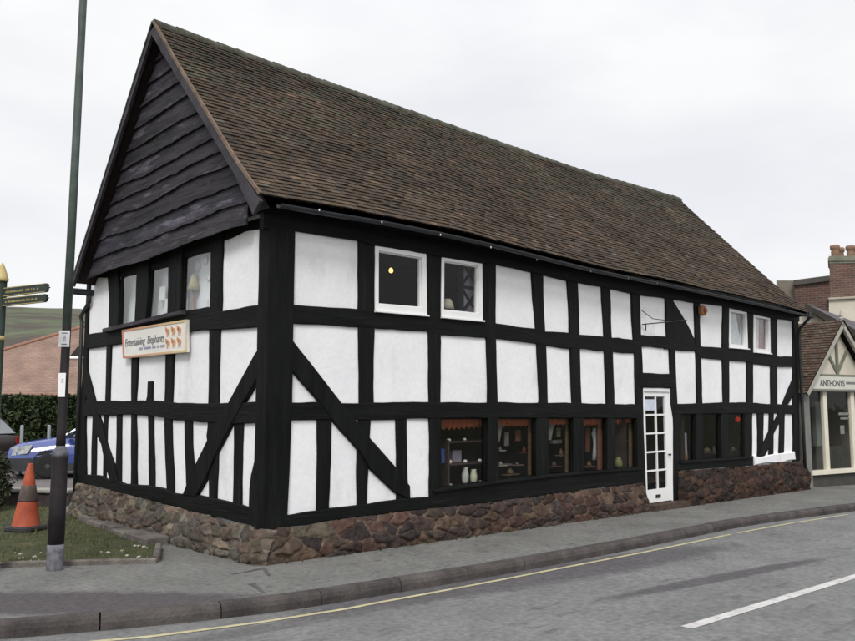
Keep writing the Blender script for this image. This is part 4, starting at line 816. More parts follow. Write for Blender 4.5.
for (pl, ua_, ub_, n_w) in ((FR, .1, 7.4, 34), (FR, 8.8, 13.4, 26), (GA, .1, 4.8, 30)):
    for k in range(n_w):
        u = rw.uniform(ua_, ub_); c0 = pl.P(u, 0, .17 + rw.uniform(0, .05)); c0.z = g(c0.x); hgt = rw.uniform(.015, .06) * (1.6 if rw.random() < .12 else 1)
        for q in range(rw.randint(6, 16)):
            a = rw.uniform(0, 6.28); l = hgt * rw.uniform(.5, 1.2); w = .006; e_ = Vector((math.cos(a), math.sin(a), 0)); f = Vector((-e_.y, e_.x, 0)); c = rw.uniform(.7, 1.3); cc = rw.choice(((.050, .062, .022), (.075, .068, .034), (.040, .046, .022)))
            mb.add([c0 + f * w, c0 - f * w, c0 + e_ * l * .7 + UP * l], [(0, 1, 2)], tuple(x * c for x in cc))
struct(mb.build('weeds', MATS['grass_blade'], None), 'stuff')
# low wall at the back of the bed
a, b = ground(69, 508), ground(-200, 500); a = Vector((a.x + .05, a.y, 0)); t = (b - a).normalized(); nn = Vector((-t.y, t.x, 0)); lw = thing('low_wall', 'low dark brown retaining wall with pale stone coping behind traffic cone', 'wall', tuple(a))
c = (a + b) / 2; hl = (b - a).length / 2
MB().obox((c.x, c.y, .11), t, nn, UP, hl, .09, .12, .01).build('wall_face', mat('brown_wall', (.035, .026, .028), (.065, .05, .05), 5, .9, .6), lw)
mb = MB(); nst = 9
for i in range(nst):
    p = a.lerp(b, (i + .5) / nst); mb.obox((p.x, p.y, .262), t, nn, UP, hl / nst - .006, .14, .032, .012, tuple([RNG.uniform(.85, 1.15)] * 3))
mb.build('coping', mat('pale_coping', (.26, .25, .23), (.36, .34, .32), 5, .9, .5, tint=True), lw)
# car park behind
pts = [a + nn * -.0, b]; away = (ground(40, 470) - ground(40, 505)); away = Vector((away.x, away.y, 0)).normalized()
q = [a + away * .12, b + away * .12, b + away * 34, a + away * 34 + Vector((12, 0, 0)), a + away * 12 + Vector((1.2, 0, 0))]
struct(MB().add([(p.x, p.y, .02) for p in q], [(0, 4, 3, 2, 1)]).build('car_park', CARPK))

# ------------------------------------------------------------------ street furniture on the left
lp = ground(54.5, 570); LX, LY = lp.x, lp.y; post = thing('lamp_post', 'tall dark green street lamp post standing on the grass by the kerb', 'lamp post', (LX, LY, 0))
dist = (Vector((LX, LY, 0)) - Vector((CAM.x, CAM.y, 0))).length
PF = Plane((LX, LY, 0), RIGHT, (CAM - Vector((LX, LY, CAM.z))).normalized())
zat = lambda py, px=56: PF.at(px, py)[1]
MB().lathe([(0.0796, zat(545)), (0.0803, zat(500)), (0.0764, zat(462)), (0.0811, zat(459)), (0.0811, zat(456)), (0.0624, zat(452)), (0.0437, zat(449)), (0.0406, zat(447))], (LX, LY, 0), 20).build('base', POSTDARK, post, smooth=True)
MB().lathe([(0.0764, -.05), (0.0827, .02), (0.0803, .10), (0.0842, .2), (0.0811, zat(544))], (LX, LY, 0), 20).build('wrapped_foot', WRAP, post, smooth=True)
MB().lathe([(0.0468, zat(449)), (0.0452, zat(430)), (0.0437, zat(325)), (0.0437, zat(324))], (LX, LY, 0), 16).build('lower_shaft', POSTDARK, post, smooth=True)
MB().lathe([(0.0441, zat(326)), (0.0413, 4.2), (0.0382, 6.4), (0.0351, 8.6)], (LX, LY, 0), 16).build('shaft', POSTPAINT, post, smooth=True)
MB().lathe([(0.0819, zat(456)), (0.0663, zat(451)), (0.0484, zat(447)), (0.0468, zat(446))], (LX, LY, 0), 18).build('collar', WRAP, post, smooth=True)
od = Vector((.5, -.87, 0)); MB().tube([(LX, LY, 8.4), Vector((LX, LY, 8.7)) + od * .1, Vector((LX, LY, 8.85)) + od * .5, Vector((LX, LY, 8.9)) + od * 1.0], .03).build('arm', POSTPAINT, post, smooth=True)
MB().obox(Vector((LX, LY, 8.88)) + od * 1.3, od, (-od.y, od.x, 0), UP, .34, .12, .07, .03).build('lantern', GREYPAINT, post)
n_ = PF.n
from mathutils import Quaternion
post.rotation_mode = 'QUATERNION'; post.rotation_quaternion = Quaternion(Vector((-RIGHT.y, RIGHT.x, 0)).normalized(), .0055) if (Quaternion(Vector((-RIGHT.y, RIGHT.x, 0)), .1) @ UP).dot(RIGHT) > 0 else Quaternion(Vector((-RIGHT.y, RIGHT.x, 0)).normalized(), -.0055)
def plate(x0, x1, y0, y1, label, group):
    pl = Plane(Vector((LX, LY, 0)) + n_ * .050, RIGHT, n_); a = pl.at(x0, y0); b = pl.at(x1, y1)
    o = thing('post_notice', label, 'sign', tuple(pl.P((a[0] + b[0]) / 2, b[1], 0)), group)
    mb = MB(); mb.prism(pl, [(a[0], b[1]), (b[0], b[1]), (b[0], a[1]), (a[0], a[1])], -.005, .006, .002); mb.build('plate', PAINT, o); return o, pl, a, b
o, pl, a, b = plate(58, 70.2, 330.4, 347, 'squarish white notice plate with dark bands on lamp post', 'white notices on the lamp post')
w, h = b[0] - a[0], a[1] - b[1]; mb = MB()
for v in (.13, .82): mb.prism(pl, [(a[0] + w * .24, b[1] + h * v), (a[0] + w * .78, b[1] + h * v), (a[0] + w * .78, b[1] + h * (v + .055)), (a[0] + w * .24, b[1] + h * (v + .055))], .005, .0085)
mb.build('band', INK, o)
mb = MB()
for q in (((.40, .34), (.47, .34), (.50, .60), (.44, .60)), ((.44, .52), (.62, .58), (.62, .64), (.44, .60)), ((.56, .36), (.62, .36), (.62, .60), (.56, .60)), ((.40, .64), (.60, .69), (.60, .72), (.40, .68))): mb.prism(pl, [(a[0] + w * x, b[1] + h * y) for x, y in q], .005, .0082)
mb.build('pictogram', BLUEINK, o)
o, pl, a, b = plate(57.6, 65.4, 373, 397, 'tall narrow white notice plate lower on lamp post', 'white notices on the lamp post')
w, h = b[0] - a[0], a[1] - b[1]; mb = MB()
for v in (.60, .66, .72): mb.prism(pl, [(a[0] + w * .42, b[1] + h * v), (a[0] + w * .72, b[1] + h * v), (a[0] + w * .72, b[1] + h * (v + .03)), (a[0] + w * .42, b[1] + h * (v + .03))], .005, .0085)
mb.build('mark', BLUEINK, o)
# finger post at the edge of the frame
fp = ground(-14, 574); FX, FY = fp.x, fp.y; fpo = thing('finger_post', 'dark green finger post with gold finial and two direction arms', 'signpost', (FX, FY, 0))
PP = Plane((FX, FY, 0), RIGHT, (CAM - Vector((FX, FY, CAM.z))).normalized()); zf = lambda py: PP.at(1, py)[1]
GOLD = mat('gold_paint', (.40, .31, .12), (.50, .40, .18), 8, .5); GRN = mat('finger_green', (.016, .026, .020), (.026, .038, .030), 6, .5)
MB().lathe([(.075, 0), (.072, .5), (.055, .55), (.052, zf(282))], (FX, FY, 0), 18).build('pole', GRN, fpo, smooth=True)
MB().lathe([(.062, zf(281.6)), (.066, zf(279)), (.058, zf(277)), (.045, zf(272)), (.020, zf(265.5)), (.004, zf(262.4))], (FX, FY, 0), 18).build('finial', GOLD, fpo, smooth=True)
MB().lathe([(.054, zf(340.4)), (.060, zf(339)), (.060, zf(337.4)), (.054, zf(336))], (FX, FY, 0), 18).build('collar', GOLD, fpo, smooth=True)
ad = (RIGHT * .86 - _fh * .5).normalized(); AP = Plane((FX, FY, 0), ad, (ad.y, -ad.x, 0))
for y0, y1, x1 in ((287.4, 296.6, 49.6), (297.6, 306.2, 49)):
    z1, z0 = AP.at(8, y0)[1], AP.at(8, y1)[1]; L = AP.at(x1, 292)[0]; zc = (z0 + z1) / 2; hh = (z1 - z0) / 2
    out = [(.05, z0), (L - .05, z0 + .004), (L - .02, z0 + .02), (L - .03, zc - .01), (L, zc), (L - .03, zc + .01), (L - .02, z1 - .02), (L - .05, z1 - .004), (.05, z1)]
    mb = MB(); mb.prism(AP, out, -.012, .012, .001); arm = mb.build('finger_arm', GRN, fpo)
    mb = MB()
    for zz in (z0 + .004, z1 - .010): mb.prism(AP, [(.06, zz), (L - .06, zz), (L - .06, zz + .006), (.06, zz + .006)], .011, .0145)
    mb.build('gilt_edge', GOLD, arm)
    mb = MB(); rr = random.Random(int(y0)); x = .10
    while x < L - .16:
        wl_ = rr.uniform(.012, .02)
        if rr.random() > .14: mb.prism(AP, [(x, zc - hh * .26), (x + wl_ * .4, zc - hh * .26), (x + wl_ * .4, zc + hh * rr.choice((.05, .2, .26))), (x, zc + hh * .12)], .011, .0145)
        x += wl_
    mb.build('lettering', GOLD, arm)
# traffic cone
cp = ground(25.5, 532); ccx = Vector((cp.x, cp.y, .02)); cone = thing('traffic_cone', 'tall orange traffic cone with dark sleeve on the grass beside lamp post', 'traffic cone', tuple(ccx)); tilt = (UP + RIGHT * .035 - _fh * .02).normalized()
CO = mat('cone_orange', (.27, .050, .024), (.40, .085, .036), 5, .6, .1, third=((.22, .07, .045), 4, .52, .75)); SL = mat('dirty_sleeve', (.055, .038, .034), (.115, .085, .075), 6, .6, .2)
cr = lambda z: lerp(.185, .034, z / .86)
MB().lathe([(.198, .035), (cr(.06), .06), (cr(.33), .33), (cr(.60), .60), (cr(.86), .86), (.026, .872), (.02, .80)], ccx, 26, tilt).build('cone_body', CO, cone, smooth=True)
MB().lathe([(cr(.39) + .004, .385), (cr(.40) + .007, .40), (cr(.58) + .007, .575), (cr(.6) + .003, .59)], ccx, 26, tilt).build('sleeve', SL, cone, smooth=True)
rings = []
for z, r in ((-.01, .225), (.02, .238), (.05, .234), (.068, .215)):
    ring = []
    for k in range(32):
        a = 2 * math.pi * k / 32; s = 1 / max(abs(math.cos(a)), abs(math.sin(a))); s = min(s, 1.18); ring.append(ccx + Vector((math.cos(a + .5) * r * s * .92, math.sin(a + .5) * r * s * .92, z)))
    rings.append(ring)
MB().loft(rings).build('base', mat('black_rubber', (.022, .02, .022), (.045, .042, .045), 6, .7, .3), cone)

# foliage made of many small leaves
def leaves(mb, fn, n, rng, size, c0, c1):
    for _ in range(n):
        p = fn(rng); 
        if p is None: continue
        d = Vector((rng.gauss(0, 1), rng.gauss(0, 1), rng.gauss(0, 1) + .4)).normalized(); a = d.orthogonal().normalized(); b = d.cross(a); th = rng.uniform(0, 6.28); a, b = a * math.cos(th) + b * math.sin(th), b * math.cos(th) - a * math.sin(th)
        s = size * rng.uniform(.6, 1.4); k = rng.random(); c = tuple(lerp(x, y, k) for x, y in zip(c0, c1))
        mb.add([p - a * s, p + b * s * .45 + d * s * .1, p + a * s, p - b * s * .45 + d * s * .1], [(0, 1, 2, 3)], c)
LEAF = mat('leaf', (.9, .9, .9), (1.1, 1.1, 1.1), 3, .6, tint=True, spec=.3); BARK = mat('bark', (.04, .03, .022), (.07, .055, .04), 8, .9, .6)
# small dark shrub at the foot of the finger post
sp = ground(-20, 512); shb = thing('shrub', 'dark low shrub at the left edge beside finger post', 'shrub', (sp.x, sp.y, 0)); mb = MB()
def fshrub(r):
    a = r.uniform(0, 6.28); z = r.uniform(.05, .95); rad = .42 * (1 - (2 * z - 1) ** 2 * .55) * r.uniform(.55, 1.05) * (1 + .35 * n1(a * 1.2, z * 3)); return Vector((sp.x + math.cos(a) * rad, sp.y + math.sin(a) * rad, z))
leaves(mb, fshrub, 2600, random.Random(2), .045, (.018, .022, .012), (.045, .055, .025)); mb.build('foliage', LEAF, shb)
mb = MB()
for k in range(7): mb.tube([(sp.x, sp.y, 0), (sp.x + .1 * math.cos(k), sp.y + .1 * math.sin(k), .4), (sp.x + .25 * math.cos(k), sp.y + .25 * math.sin(k), .8)], [.015, .01, .005], 5)
mb.build('stem', BARK, shb)

# ------------------------------------------------------------------ beyond: hedge, bollards, brick building, hill
VF = lambda D, px=40: Plane(Vector((CAM.x, CAM.y, 0)) + Vector((ray(px, 320).x, ray(px, 320).y, 0)).normalized() * D, RIGHT, -_fh)
HP = VF(25.5); ha, hb = HP.at(-120, 420)[0], HP.at(140, 420)[0]; hz1 = HP.at(40, 396)[1]
hedge = thing('hedge', 'dense dark green ivy hedge below pink brick wall behind cars', 'hedge', tuple(HP.P(0, 0, 0))); mb = MB()
def fh(r):
    u = r.uniform(ha, hb); top = hz1 + .16 * n1(u * .9, 2) + .1 * n1(u * 3, 4); v = r.uniform(-.1, top) if r.random() < .85 else top - r.uniform(0, .15); d = .35 * (1 + .7 * n1(u * 1.3, v * 1.5, 3)) * r.uniform(.7, 1.1) if r.random() < .8 else r.uniform(-.6, .3)
    return HP.P(u, v, d)
leaves(mb, fh, 12000, random.Random(31), .085, (.016, .026, .010), (.055, .078, .028)); mb.build('foliage', LEAF, hedge)
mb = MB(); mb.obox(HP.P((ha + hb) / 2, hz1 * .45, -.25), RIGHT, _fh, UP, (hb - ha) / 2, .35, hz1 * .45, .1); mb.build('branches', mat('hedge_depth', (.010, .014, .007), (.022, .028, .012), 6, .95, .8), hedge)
BP_ = VF(21.5); bol = None
for k, (px, y0) in enumerate(((22.2, 425), (49.4, 424.4), (-14, 425.6))):
    u, v = BP_.at(px, y0)
    if bol is None:
        bol = thing('bollard', '', 'bollard', tuple(BP_.P(u, 0, 0)), 'grey bollards before the hedge')
        MB().lathe([(.038, 0), (.038, v - .03), (.03, v - .008), (.01, v)], BP_.P(u, 0, 0), 12).build('post', mat('pale_grey_post', (.20, .225, .235), (.28, .30, .31), 5, .6), bol, smooth=True)
        MB().lathe([(.075, 0), (.075, .05), (.055, .07)], BP_.P(u, 0, 0), 12).build('foot', DARKIRON, bol, smooth=True); bb = bol
    else: bb = copy_tree(bol); bb.location = BP_.P(u, 0, 0)
    bb['label'] = ('slim grey bollard just left of blue car bonnet', 'slim grey bollard before hedge next to the lamp post', 'slim grey bollard before hedge beyond left edge, behind dark car')[k]
# low building whose long tiled roof slope shows over the hedge
PINKB = brick_mat('pink_tile', (.290, .198, .158), (.248, .164, .130), (.190, .135, .110), 1.0)
BB = VF(27.0); bk = thing('tiled_building', 'low building with broad pinkish brown tiled roof slope behind the hedge', 'building', tuple(BB.P(0, 0, 0)))
e0 = BB.at(40, 395.0); sv = (UP * math.sin(R(38)) + _fh * math.cos(R(38))).normalized(); sn_ = RIGHT.cross(sv).normalized(); sn_ = sn_ if sn_.z > 0 else -sn_; so_ = BB.P(0, e0[1])
def on_slope(px, py): r = ray(px, py); t = (so_ - CAM).dot(sn_) / r.dot(sn_); q = CAM + r * t - so_; return (q.dot(RIGHT), q.dot(sv))
h0, h1 = on_slope(2, 350.5), on_slope(85, 326.4); kk = (h1[1] - h0[1]) / (h1[0] - h0[0]); uL = h0[0] - h0[1] / kk; vT = h1[1] + 2.0 * kk; uT = h1[0] + 2.0; uR_ = uT + 9
slp = lambda u, v, d=0: so_ + RIGHT * u + sv * v + sn_ * d
mb = MB(); ol = [(uL, 0)] + [(lerp(uL, uT, t), lerp(0, vT, t)) for t in (.25, .5, .75, 1)] + [(uR_, vT), (uR_, 0)]
mb.add([slp(u, v, 0) for u, v in ol] + [slp(u, v, -.14) for u, v in ol], [tuple(range(len(ol)))[::-1], tuple(range(len(ol), 2 * len(ol)))] + [(i, (i + 1) % len(ol), len(ol) + (i + 1) % len(ol), len(ol) + i) for i in range(len(ol))])
mb.w = RIGHT; rf = mb.build('roof', PINKB, bk)
at = rf.data.attributes['wallco']; at.data.foreach_set('vector', [c for u, v in ol + ol for c in (u, v, 0.0)])
mb = MB(); nh = 34
for i in range(nh):
    a_, b_ = slp(lerp(uL, uT, i / nh), lerp(0, vT, i / nh), .0), slp(lerp(uL, uT, (i + 1.05) / nh), lerp(0, vT, (i + 1.05) / nh), .0); mb.tube([a_, b_], [.075, .062], 8)
mb.build('hip_tile', mat('orange_hip_tile', (.22, .11, .075), (.30, .165, .12), 9, .9, .4), rf)
mb = MB(); k = uL
while k < uR_: mb.lathe([(.055, -.1), (.055, .04)], slp(k, -.02, .0), 8, sv); k += .17
mb.build('eave_tile', MATS['orange_hip_tile'], rf)
eL, eR = slp(uL, 0, -.14), slp(uR_, 0, -.14)
mb = MB(); mb.obox((eL + eR) / 2 - UP * .10 - _fh * -.05, RIGHT, _fh, UP, (uR_ - uL) / 2, .03, .09); mb.build('gutter', mat('eave_shade_band', (.03, .025, .025), (.05, .04, .04), 4, .9), bk)  # dark eave strip; the shade under the eave is put into its colour
wc = (slp(uL + .5, 0) + slp(uR_ - .3, 0)) / 2 + _fh * 2.6; mb = MB(); mb.w = RIGHT; mb.obox((wc.x, wc.y, e0[1] / 2 - .1), RIGHT, _fh, UP, (uR_ - uL) / 2 - .4, 2.2, e0[1] / 2); mb.build('wall', brick_mat('pink_brick', (.24, .14, .11), (.19, .11, .09), (.24, .2, .17), 1.0), bk)
# a small dormer with its white gutter, half hidden by the house
d0, d1 = on_slope(69, 358), on_slope(100, 346); dm = MB(); p0, p1 = slp(d0[0], d0[1]), slp(d1[0] + .6, d0[1])
hd = .36; dm.add([p0 + sn_ * .02, p1 + sn_ * .02, p1 + UP * hd, p0 + UP * hd + RIGHT * .25, p1 + UP * hd + _fh * 1.0, p0 + UP * hd + RIGHT * .25 + _fh * 1.0], [(0, 1, 2, 3), (3, 2, 4, 5), (0, 3, 5)]); dmr = dm.build('dormer', mat('dark_glazing', (.02, .016, .016), (.035, .028, .028), 4, .5), rf)
MB().tube([p0 - _fh * .06 - RIGHT * .1, p1 - _fh * .06], .045, 8).build('white_gutter', PAINT, bk)
# hill
mb = MB(); NU, NV = 90, 26; D0, D1 = 170, 620; az0 = math.atan2(ray(40, 405).y, ray(40, 405).x)
for j in range(NV + 1):
    for i in range(NU + 1):
        t = j / NV; az = az0 + R(28) - R(75) * i / NU; D = lerp(D0, D1, t); px_t = interp([(-R(40), .55), (-R(12), .8), (-R(4), 1.0), (0, .99), (R(5), .955), (R(28), .8)], az - az0)
        z = lerp(-3, 620 * .1085 * px_t + 1.6, (t ** .9)) + 5 * n1(i * .21, j * .25, 7) * (1 - t) + 1.2 * n1(i * .6, j * .6, 3) * t; mb.v.append((CAM.x + math.cos(az) * D, CAM.y + math.sin(az) * D, z))
for j in range(NV):
    for i in range(NU): a = j * (NU + 1) + i; mb.f.append([a, a + NU + 1, a + NU + 2, a + 1]); mb.c.append(None)
HILL = mat('hillside', (.088, .108, .066), (.118, .132, .086), .06, .95, third=((.082, .070, .062), .05, .42, .58), tstretch=(.6, .6, 2.0), mottle=.10, spec=.05)
struct(mb.build('hill', HILL, None, smooth=True))
# ------------------------------------------------------------------ cars
def make_car(label, pos, yaw, paint, group=None):
    """a small hatchback, nose along +x in its own frame"""
    o = thing('parked_car', label, 'car', (0, 0, 0), group)
    Lc, Wc = 3.85, 1.62
    # stations: x, half width at sill, half width at belt, sill z, shoulder z
    st = [(1.92, .55, .50, .34, .56), (1.86, .66, .62, .25, .66), (1.70, .755, .70, .21, .745), (1.40, .79, .735, .19, .80), (1.0, .80, .75, .18, .86), (.72, .805, .765, .18, .905), (.2, .81, .785, .18, .93), (-.6, .81, .785, .18, .94), (-1.3, .80, .77, .20, .95), (-1.70, .77, .73, .25, .94), (-1.86, .70, .66, .30, .85), (-1.90, .62, .58, .36, .62)]
    mb = MB(); rings = []
    for x, ws, wb, z0, z1 in st:
        zm = lerp(z0, z1, .52); hl_ = [(-ws * .9, z0), (-ws, z0 + .07), (-ws * 1.01, zm), (-wb, z1 - .03), (-wb * .86, z1 + .012), (-wb * .4, z1 + .035), (0, z1 + .042)]
        ring = hl_ + [(-y, z) for y, z in reversed(hl_[:-1])]; rings.append([Vector((x, y, z)) for y, z in ring])
    mb.loft(rings); body = mb.build('body', paint, o, smooth=True)
    # greenhouse: pillars and roof in paint, glass inset
    cab = [(.80, .70, .90), (.10, .60, 1.34), (-.15, .585, 1.385), (-1.05, .575, 1.37), (-1.40, .56, 1.30), (-1.80, .66, .93)]
    mb = MB(); mb.loft([[Vector((x, -w, z - .03)), Vector((x, -w * .97, z)), Vector((x, -w * .5, z + .025)), Vector((x, w * .5, z + .025)), Vector((x, w * .97, z)), Vector((x, w, z - .03))] for x, w, z in cab[1:5]]); mb.build('car_roof', paint, o, smooth=True)
    GL = MATS.get('car_glass') or mat('car_glass', (.10, .12, .125), (.14, .16, .165), 2, .06, spec=.9)
    def quad(name, pts, m=GL): return MB().add(pts, [tuple(range(len(pts)))]).build(name, m, o)
    quad('windscreen', [(.82, -.70, .915), (.82, .70, .915), (.12, .585, 1.345), (.12, -.585, 1.345)]); quad('rear_window', [(-1.80, .64, .95), (-1.80, -.64, .95), (-1.40, -.54, 1.31), (-1.40, .54, 1.31)])
    for s in (-1, 1):
        f1 = [(.60, s * .752, .935), (-.42, s * .765, .95), (-.42, s * .60, 1.33), (.06, s * .605, 1.32)]; f2 = [(-.50, s * .765, .95), (-1.55, s * .73, .96), (-1.28, s * .585, 1.29), (-.50, s * .60, 1.33)]
        for f in (f1, f2): quad('side_window', f if s < 0 else f[::-1])
        mb = MB()
        for a, b in (((.82, s * .735, .90), (.08, s * .60, 1.35)), ((-.46, s * .775, .93), (-.46, s * .605, 1.35)), ((-1.66, s * .74, .93), (-1.32, s * .585, 1.33))): mb.tube([a, b], .032, 6)
        mb.build('pillar', paint, o)
        MB().add([(.80, s * .70, .90), (-1.80, s * .70, .93), (-1.8, 0, .94), (.8, 0, .93)], [(0, 1, 2, 3)]).build('parcel_line', DARKIRON, o)
        # headlamp wrapped round the corner
        mb = MB(); r1 = [Vector((1.925, s * .30, .50)), Vector((1.88, s * .52, .51)), Vector((1.77, s * .69, .53)), Vector((1.46, s * .80, .575))]; r2 = [Vector((1.87, s * .30, .665)), Vector((1.83, s * .51, .69)), Vector((1.71, s * .68, .72)), Vector((1.36, s * .775, .765))]
        e_ = Vector((.022, s * .022, 0)); mb.add([p + e_ for p in r1] + [p + e_ for p in r2] + r1 + r2, [(i, i + 1, 5 + i, 4 + i) for i in range(3)] + [(8 + i, 9 + i, i + 1, i) for i in range(3)] + [(4 + i, 5 + i, 13 + i, 12 + i) for i in range(3)] + [(0, 4, 12, 8), (3, 11, 15, 7)])
        mb.build('headlight', MATS.get('lamp_lens') or mat('lamp_lens', (.16, .175, .175), (.40, .42, .40), 16, .12, spec=1.0), o)
        mb = MB(); mb.obox((-1.82, s * .64, .72), (1, 0, 0), (0, 1, 0), (0, 0, 1), .07, .085, .15, .02); mb.build('tail_light', MATS.get('tail_lens') or mat('tail_lens', (.20, .015, .015), (.28, .03, .02), 9, .25), o)
        mb = MB(); mb.obox((.62, s * .90, .97), (1, 0, 0), (0, 1, 0), (0, 0, 1), .06, .10, .06, .025); mb.build('mirror', DARKIRON, o)
        for x in (1.06, -1.26):
            w = bpy.data.objects.new('wheel', None); COL.objects.link(w); w.parent = o; w['_o'] = (0, 0, 0)
            MB().lathe([(.19, -.085), (.265, -.09), (.285, -.05), (.285, .05), (.265, .09), (.19, .085)], (x, s * .735, .285), 24, (0, 1, 0)).build('tyre', MATS.get('tyre') or mat('tyre', (.012, .012, .013), (.02, .02, .021), 9, .8), w, smooth=True)
            MB().lathe([(.19, -.07), (.17, .07), (.05, .085 if s > 0 else .03), (.0, .085)] if s > 0 else [(.0, -.085), (.05, -.085), (.17, -.07), (.19, .07)], (x, s * .735, .285), 20, (0, 1, 0)).build('rim', MATS.get('rim') or mat('rim', (.16, .16, .17), (.22, .22, .23), 9, .4), w)
            MB().lathe([(.34, -.03), (.34, .04)], (x, s * .76, .30), 20, (0, 1, 0)).build('wheel_arch', DARKIRON, o)
    mb = MB(); mb.obox((1.90, 0, .40), (1, 0, 0), (0, 1, 0), (0, 0, 1), .07, .62, .09, .03); mb.build('bumper', MATS.get('bumper') or mat('bumper', (.03, .03, .035), (.045, .045, .05), 6, .6), o)
    for s in (-1, 1):
        MB().loft([[Vector((x, s * (y - .02), z0)), Vector((x, s * (y + .022), z0)), Vector((x, s * (y + .028), z1)), Vector((x, s * (y - .02), z1))] for x, y, z0, z1 in ((1.93, .40, .24, .47), (1.87, .645, .24, .47), (1.72, .75, .20, .47), (1.40, .79, .19, .47))]).build('bumper', MATS['bumper'], o)
        MB().loft([[Vector((x, s * (y - .02), .17)), Vector((x, s * (y + .014), .17)), Vector((x, s * (y + .014), .33)), Vector((x, s * (y - .02), .34))] for x, y in ((.74, .805), (-.2, .81), (-.94, .805))]).build('side_skirt', MATS['bumper'], o)
    mb = MB(); mb.obox((1.905, 0, .585), (1, 0, 0), (0, 1, 0), (0, 0, 1), .02, .26, .045, .008); mb.build('grille', DARKIRON, o)
    mb = MB(); mb.obox((-1.90, 0, .42), (1, 0, 0), (0, 1, 0), (0, 0, 1), .07, .66, .10, .03); mb.build('bumper', MATS['bumper'], o)
    o.location = pos; o.rotation_euler = (0, 0, yaw); return o
BLUE = mat('blue_car_paint', (.045, .072, .25), (.05, .08, .28), 3, .12, spec=1.0); DGREY = mat('dark_car_paint', (.020, .015, .016), (.028, .021, .022), 3, .35, spec=.4)
cyaw = math.atan2(-RIGHT.y, -RIGHT.x) + R(20)
fwd_c = Vector((math.cos(cyaw), math.sin(cyaw), 0)); noseP = ground(24, 479); cpos = noseP - fwd_c * 1.6
make_car('blue hatchback parked nose left behind lamp post, partly behind the house', (cpos.x, cpos.y, .02), cyaw, BLUE)
tail = VF(22.5, 10).at(1, 440); tp = VF(22.5, 10).P(tail[0], 0, 0); yaw2 = math.atan2(-RIGHT.y, -RIGHT.x) - R(15); f2_ = Vector((math.cos(yaw2), math.sin(yaw2), 0)); p2 = tp + f2_ * 1.95
make_car('dark grey car with red tail light at the left edge by hedge', (p2.x, p2.y, .02), yaw2, DGREY)

# ------------------------------------------------------------------ right: small gabled shop and the buildings behind
s0 = ground(806.5, 488); ang = R(-12.5); sd = Vector((math.cos(ang), math.sin(ang), 0)); sn = Vector((math.sin(ang), -math.cos(ang), 0))
SP = Plane((s0.x, s0.y, 0), sd, sn); shop = thing('gabled_shop', 'small shop with timbered cream gable and large cream framed window', 'shop', (s0.x, s0.y, g(s0.x)))
gz = g(s0.x) - .05
def sp_(x, y, d=0): return SP.at(x, y, d)
def spoly(name, px, d0, d1, m, bev=.004, parent=None, d=None): return MB().prism(SP, [sp_(*q, d1 if d is None else d) for q in px], d0, d1, bev).build(name, m, parent or shop)
ap = sp_(842.6, 321, .15); lf = sp_(807.8, 388.5, .15); uR = 2 * ap[0] - lf[0]; uC = ap[0]
# shell
mb = MB(); mb.prism(SP, [(lf[0] + .12, lf[1] - .02), (uR - .12, lf[1] - .02), (uC, ap[1] - .10)], -.12, -.06); mb.build('gable_panel', RENDER, shop)
ul = sp_(805.5, 450)[0]; ur = 2 * uC - ul; zh = sp_(811, 391)[1]; zs0, zs1 = sp_(811, 475.4)[1], sp_(811, 471)[1]
MB().prism(SP, [(ul, gz), (ur, gz), (ur, zs0), (ul, zs0)], -.2, -.03).build('stall_riser', mat('dark_stall_riser', (.045, .043, .038), (.065, .06, .054), 4, .6), shop)
p = [sp_(811.4, 480)[0]]; MB().prism(SP, [(p[0] - .02, zs0), (ur - .1, zs0), (ur - .1, zs1), (p[0] - .02, zs1)], -.15, .06, .006).build('window_sill', CREAM, shop)
for a, b in ((ul, sp_(811, 450)[0]), (ur - .12, ur)): MB().prism(SP, [(a, gz), (b, gz), (b, zh + .02), (a, zh + .02)], -.2, .02, .01).build('pilaster', GREYPAINT, shop)
for x in (826, 853.5):
    a = sp_(x - 1.9, 400)[0]; b = sp_(x + 1.9, 400)[0]; MB().prism(SP, [(a, zs1), (b, zs1), (b, zh), (a, zh)], -.1, -.02, .006).build('mullion', CREAM, shop)
MB().prism(SP, [(ul + .1, zs1), (ur - .1, zs1), (ur - .1, zh), (ul + .1, zh)], -.085, -.08).build('pane', GLASS, shop)
MB().prism(SP, [(ul - .02, zh - .01), (ur + .02, zh - .01), (ur + .02, zh + .05), (ul - .02, zh + .05)], -.15, .08, .008).build('fascia_rail', GREYPAINT, shop)
mb = MB(); z2 = zh + .02                                 # side and back walls, floor and ceiling of the shop
mb.add([SP.P(ul, gz, -.1), SP.P(ul, gz, -4.5), SP.P(ul, z2, -4.5), SP.P(ul, z2, -.1)], [(0, 1, 2, 3)]); mb.add([SP.P(ur, gz, -.1), SP.P(ur, gz, -4.5), SP.P(ur, z2, -4.5), SP.P(ur, z2, -.1)], [(3, 2, 1, 0)]); mb.add([SP.P(ul, gz, -1.8), SP.P(ur, gz, -1.8), SP.P(ur, z2, -1.8), SP.P(ul, z2, -1.8)], [(0, 1, 2, 3)]); mb.add([SP.P(ul, z2, -.12), SP.P(ur, z2, -.12), SP.P(ur, z2, -4.5), SP.P(ul, z2, -4.5)], [(3, 2, 1, 0)])
mb.build('wall', mat('shop_interior', (.14, .13, .12), (.20, .185, .17), 2, .9), shop)
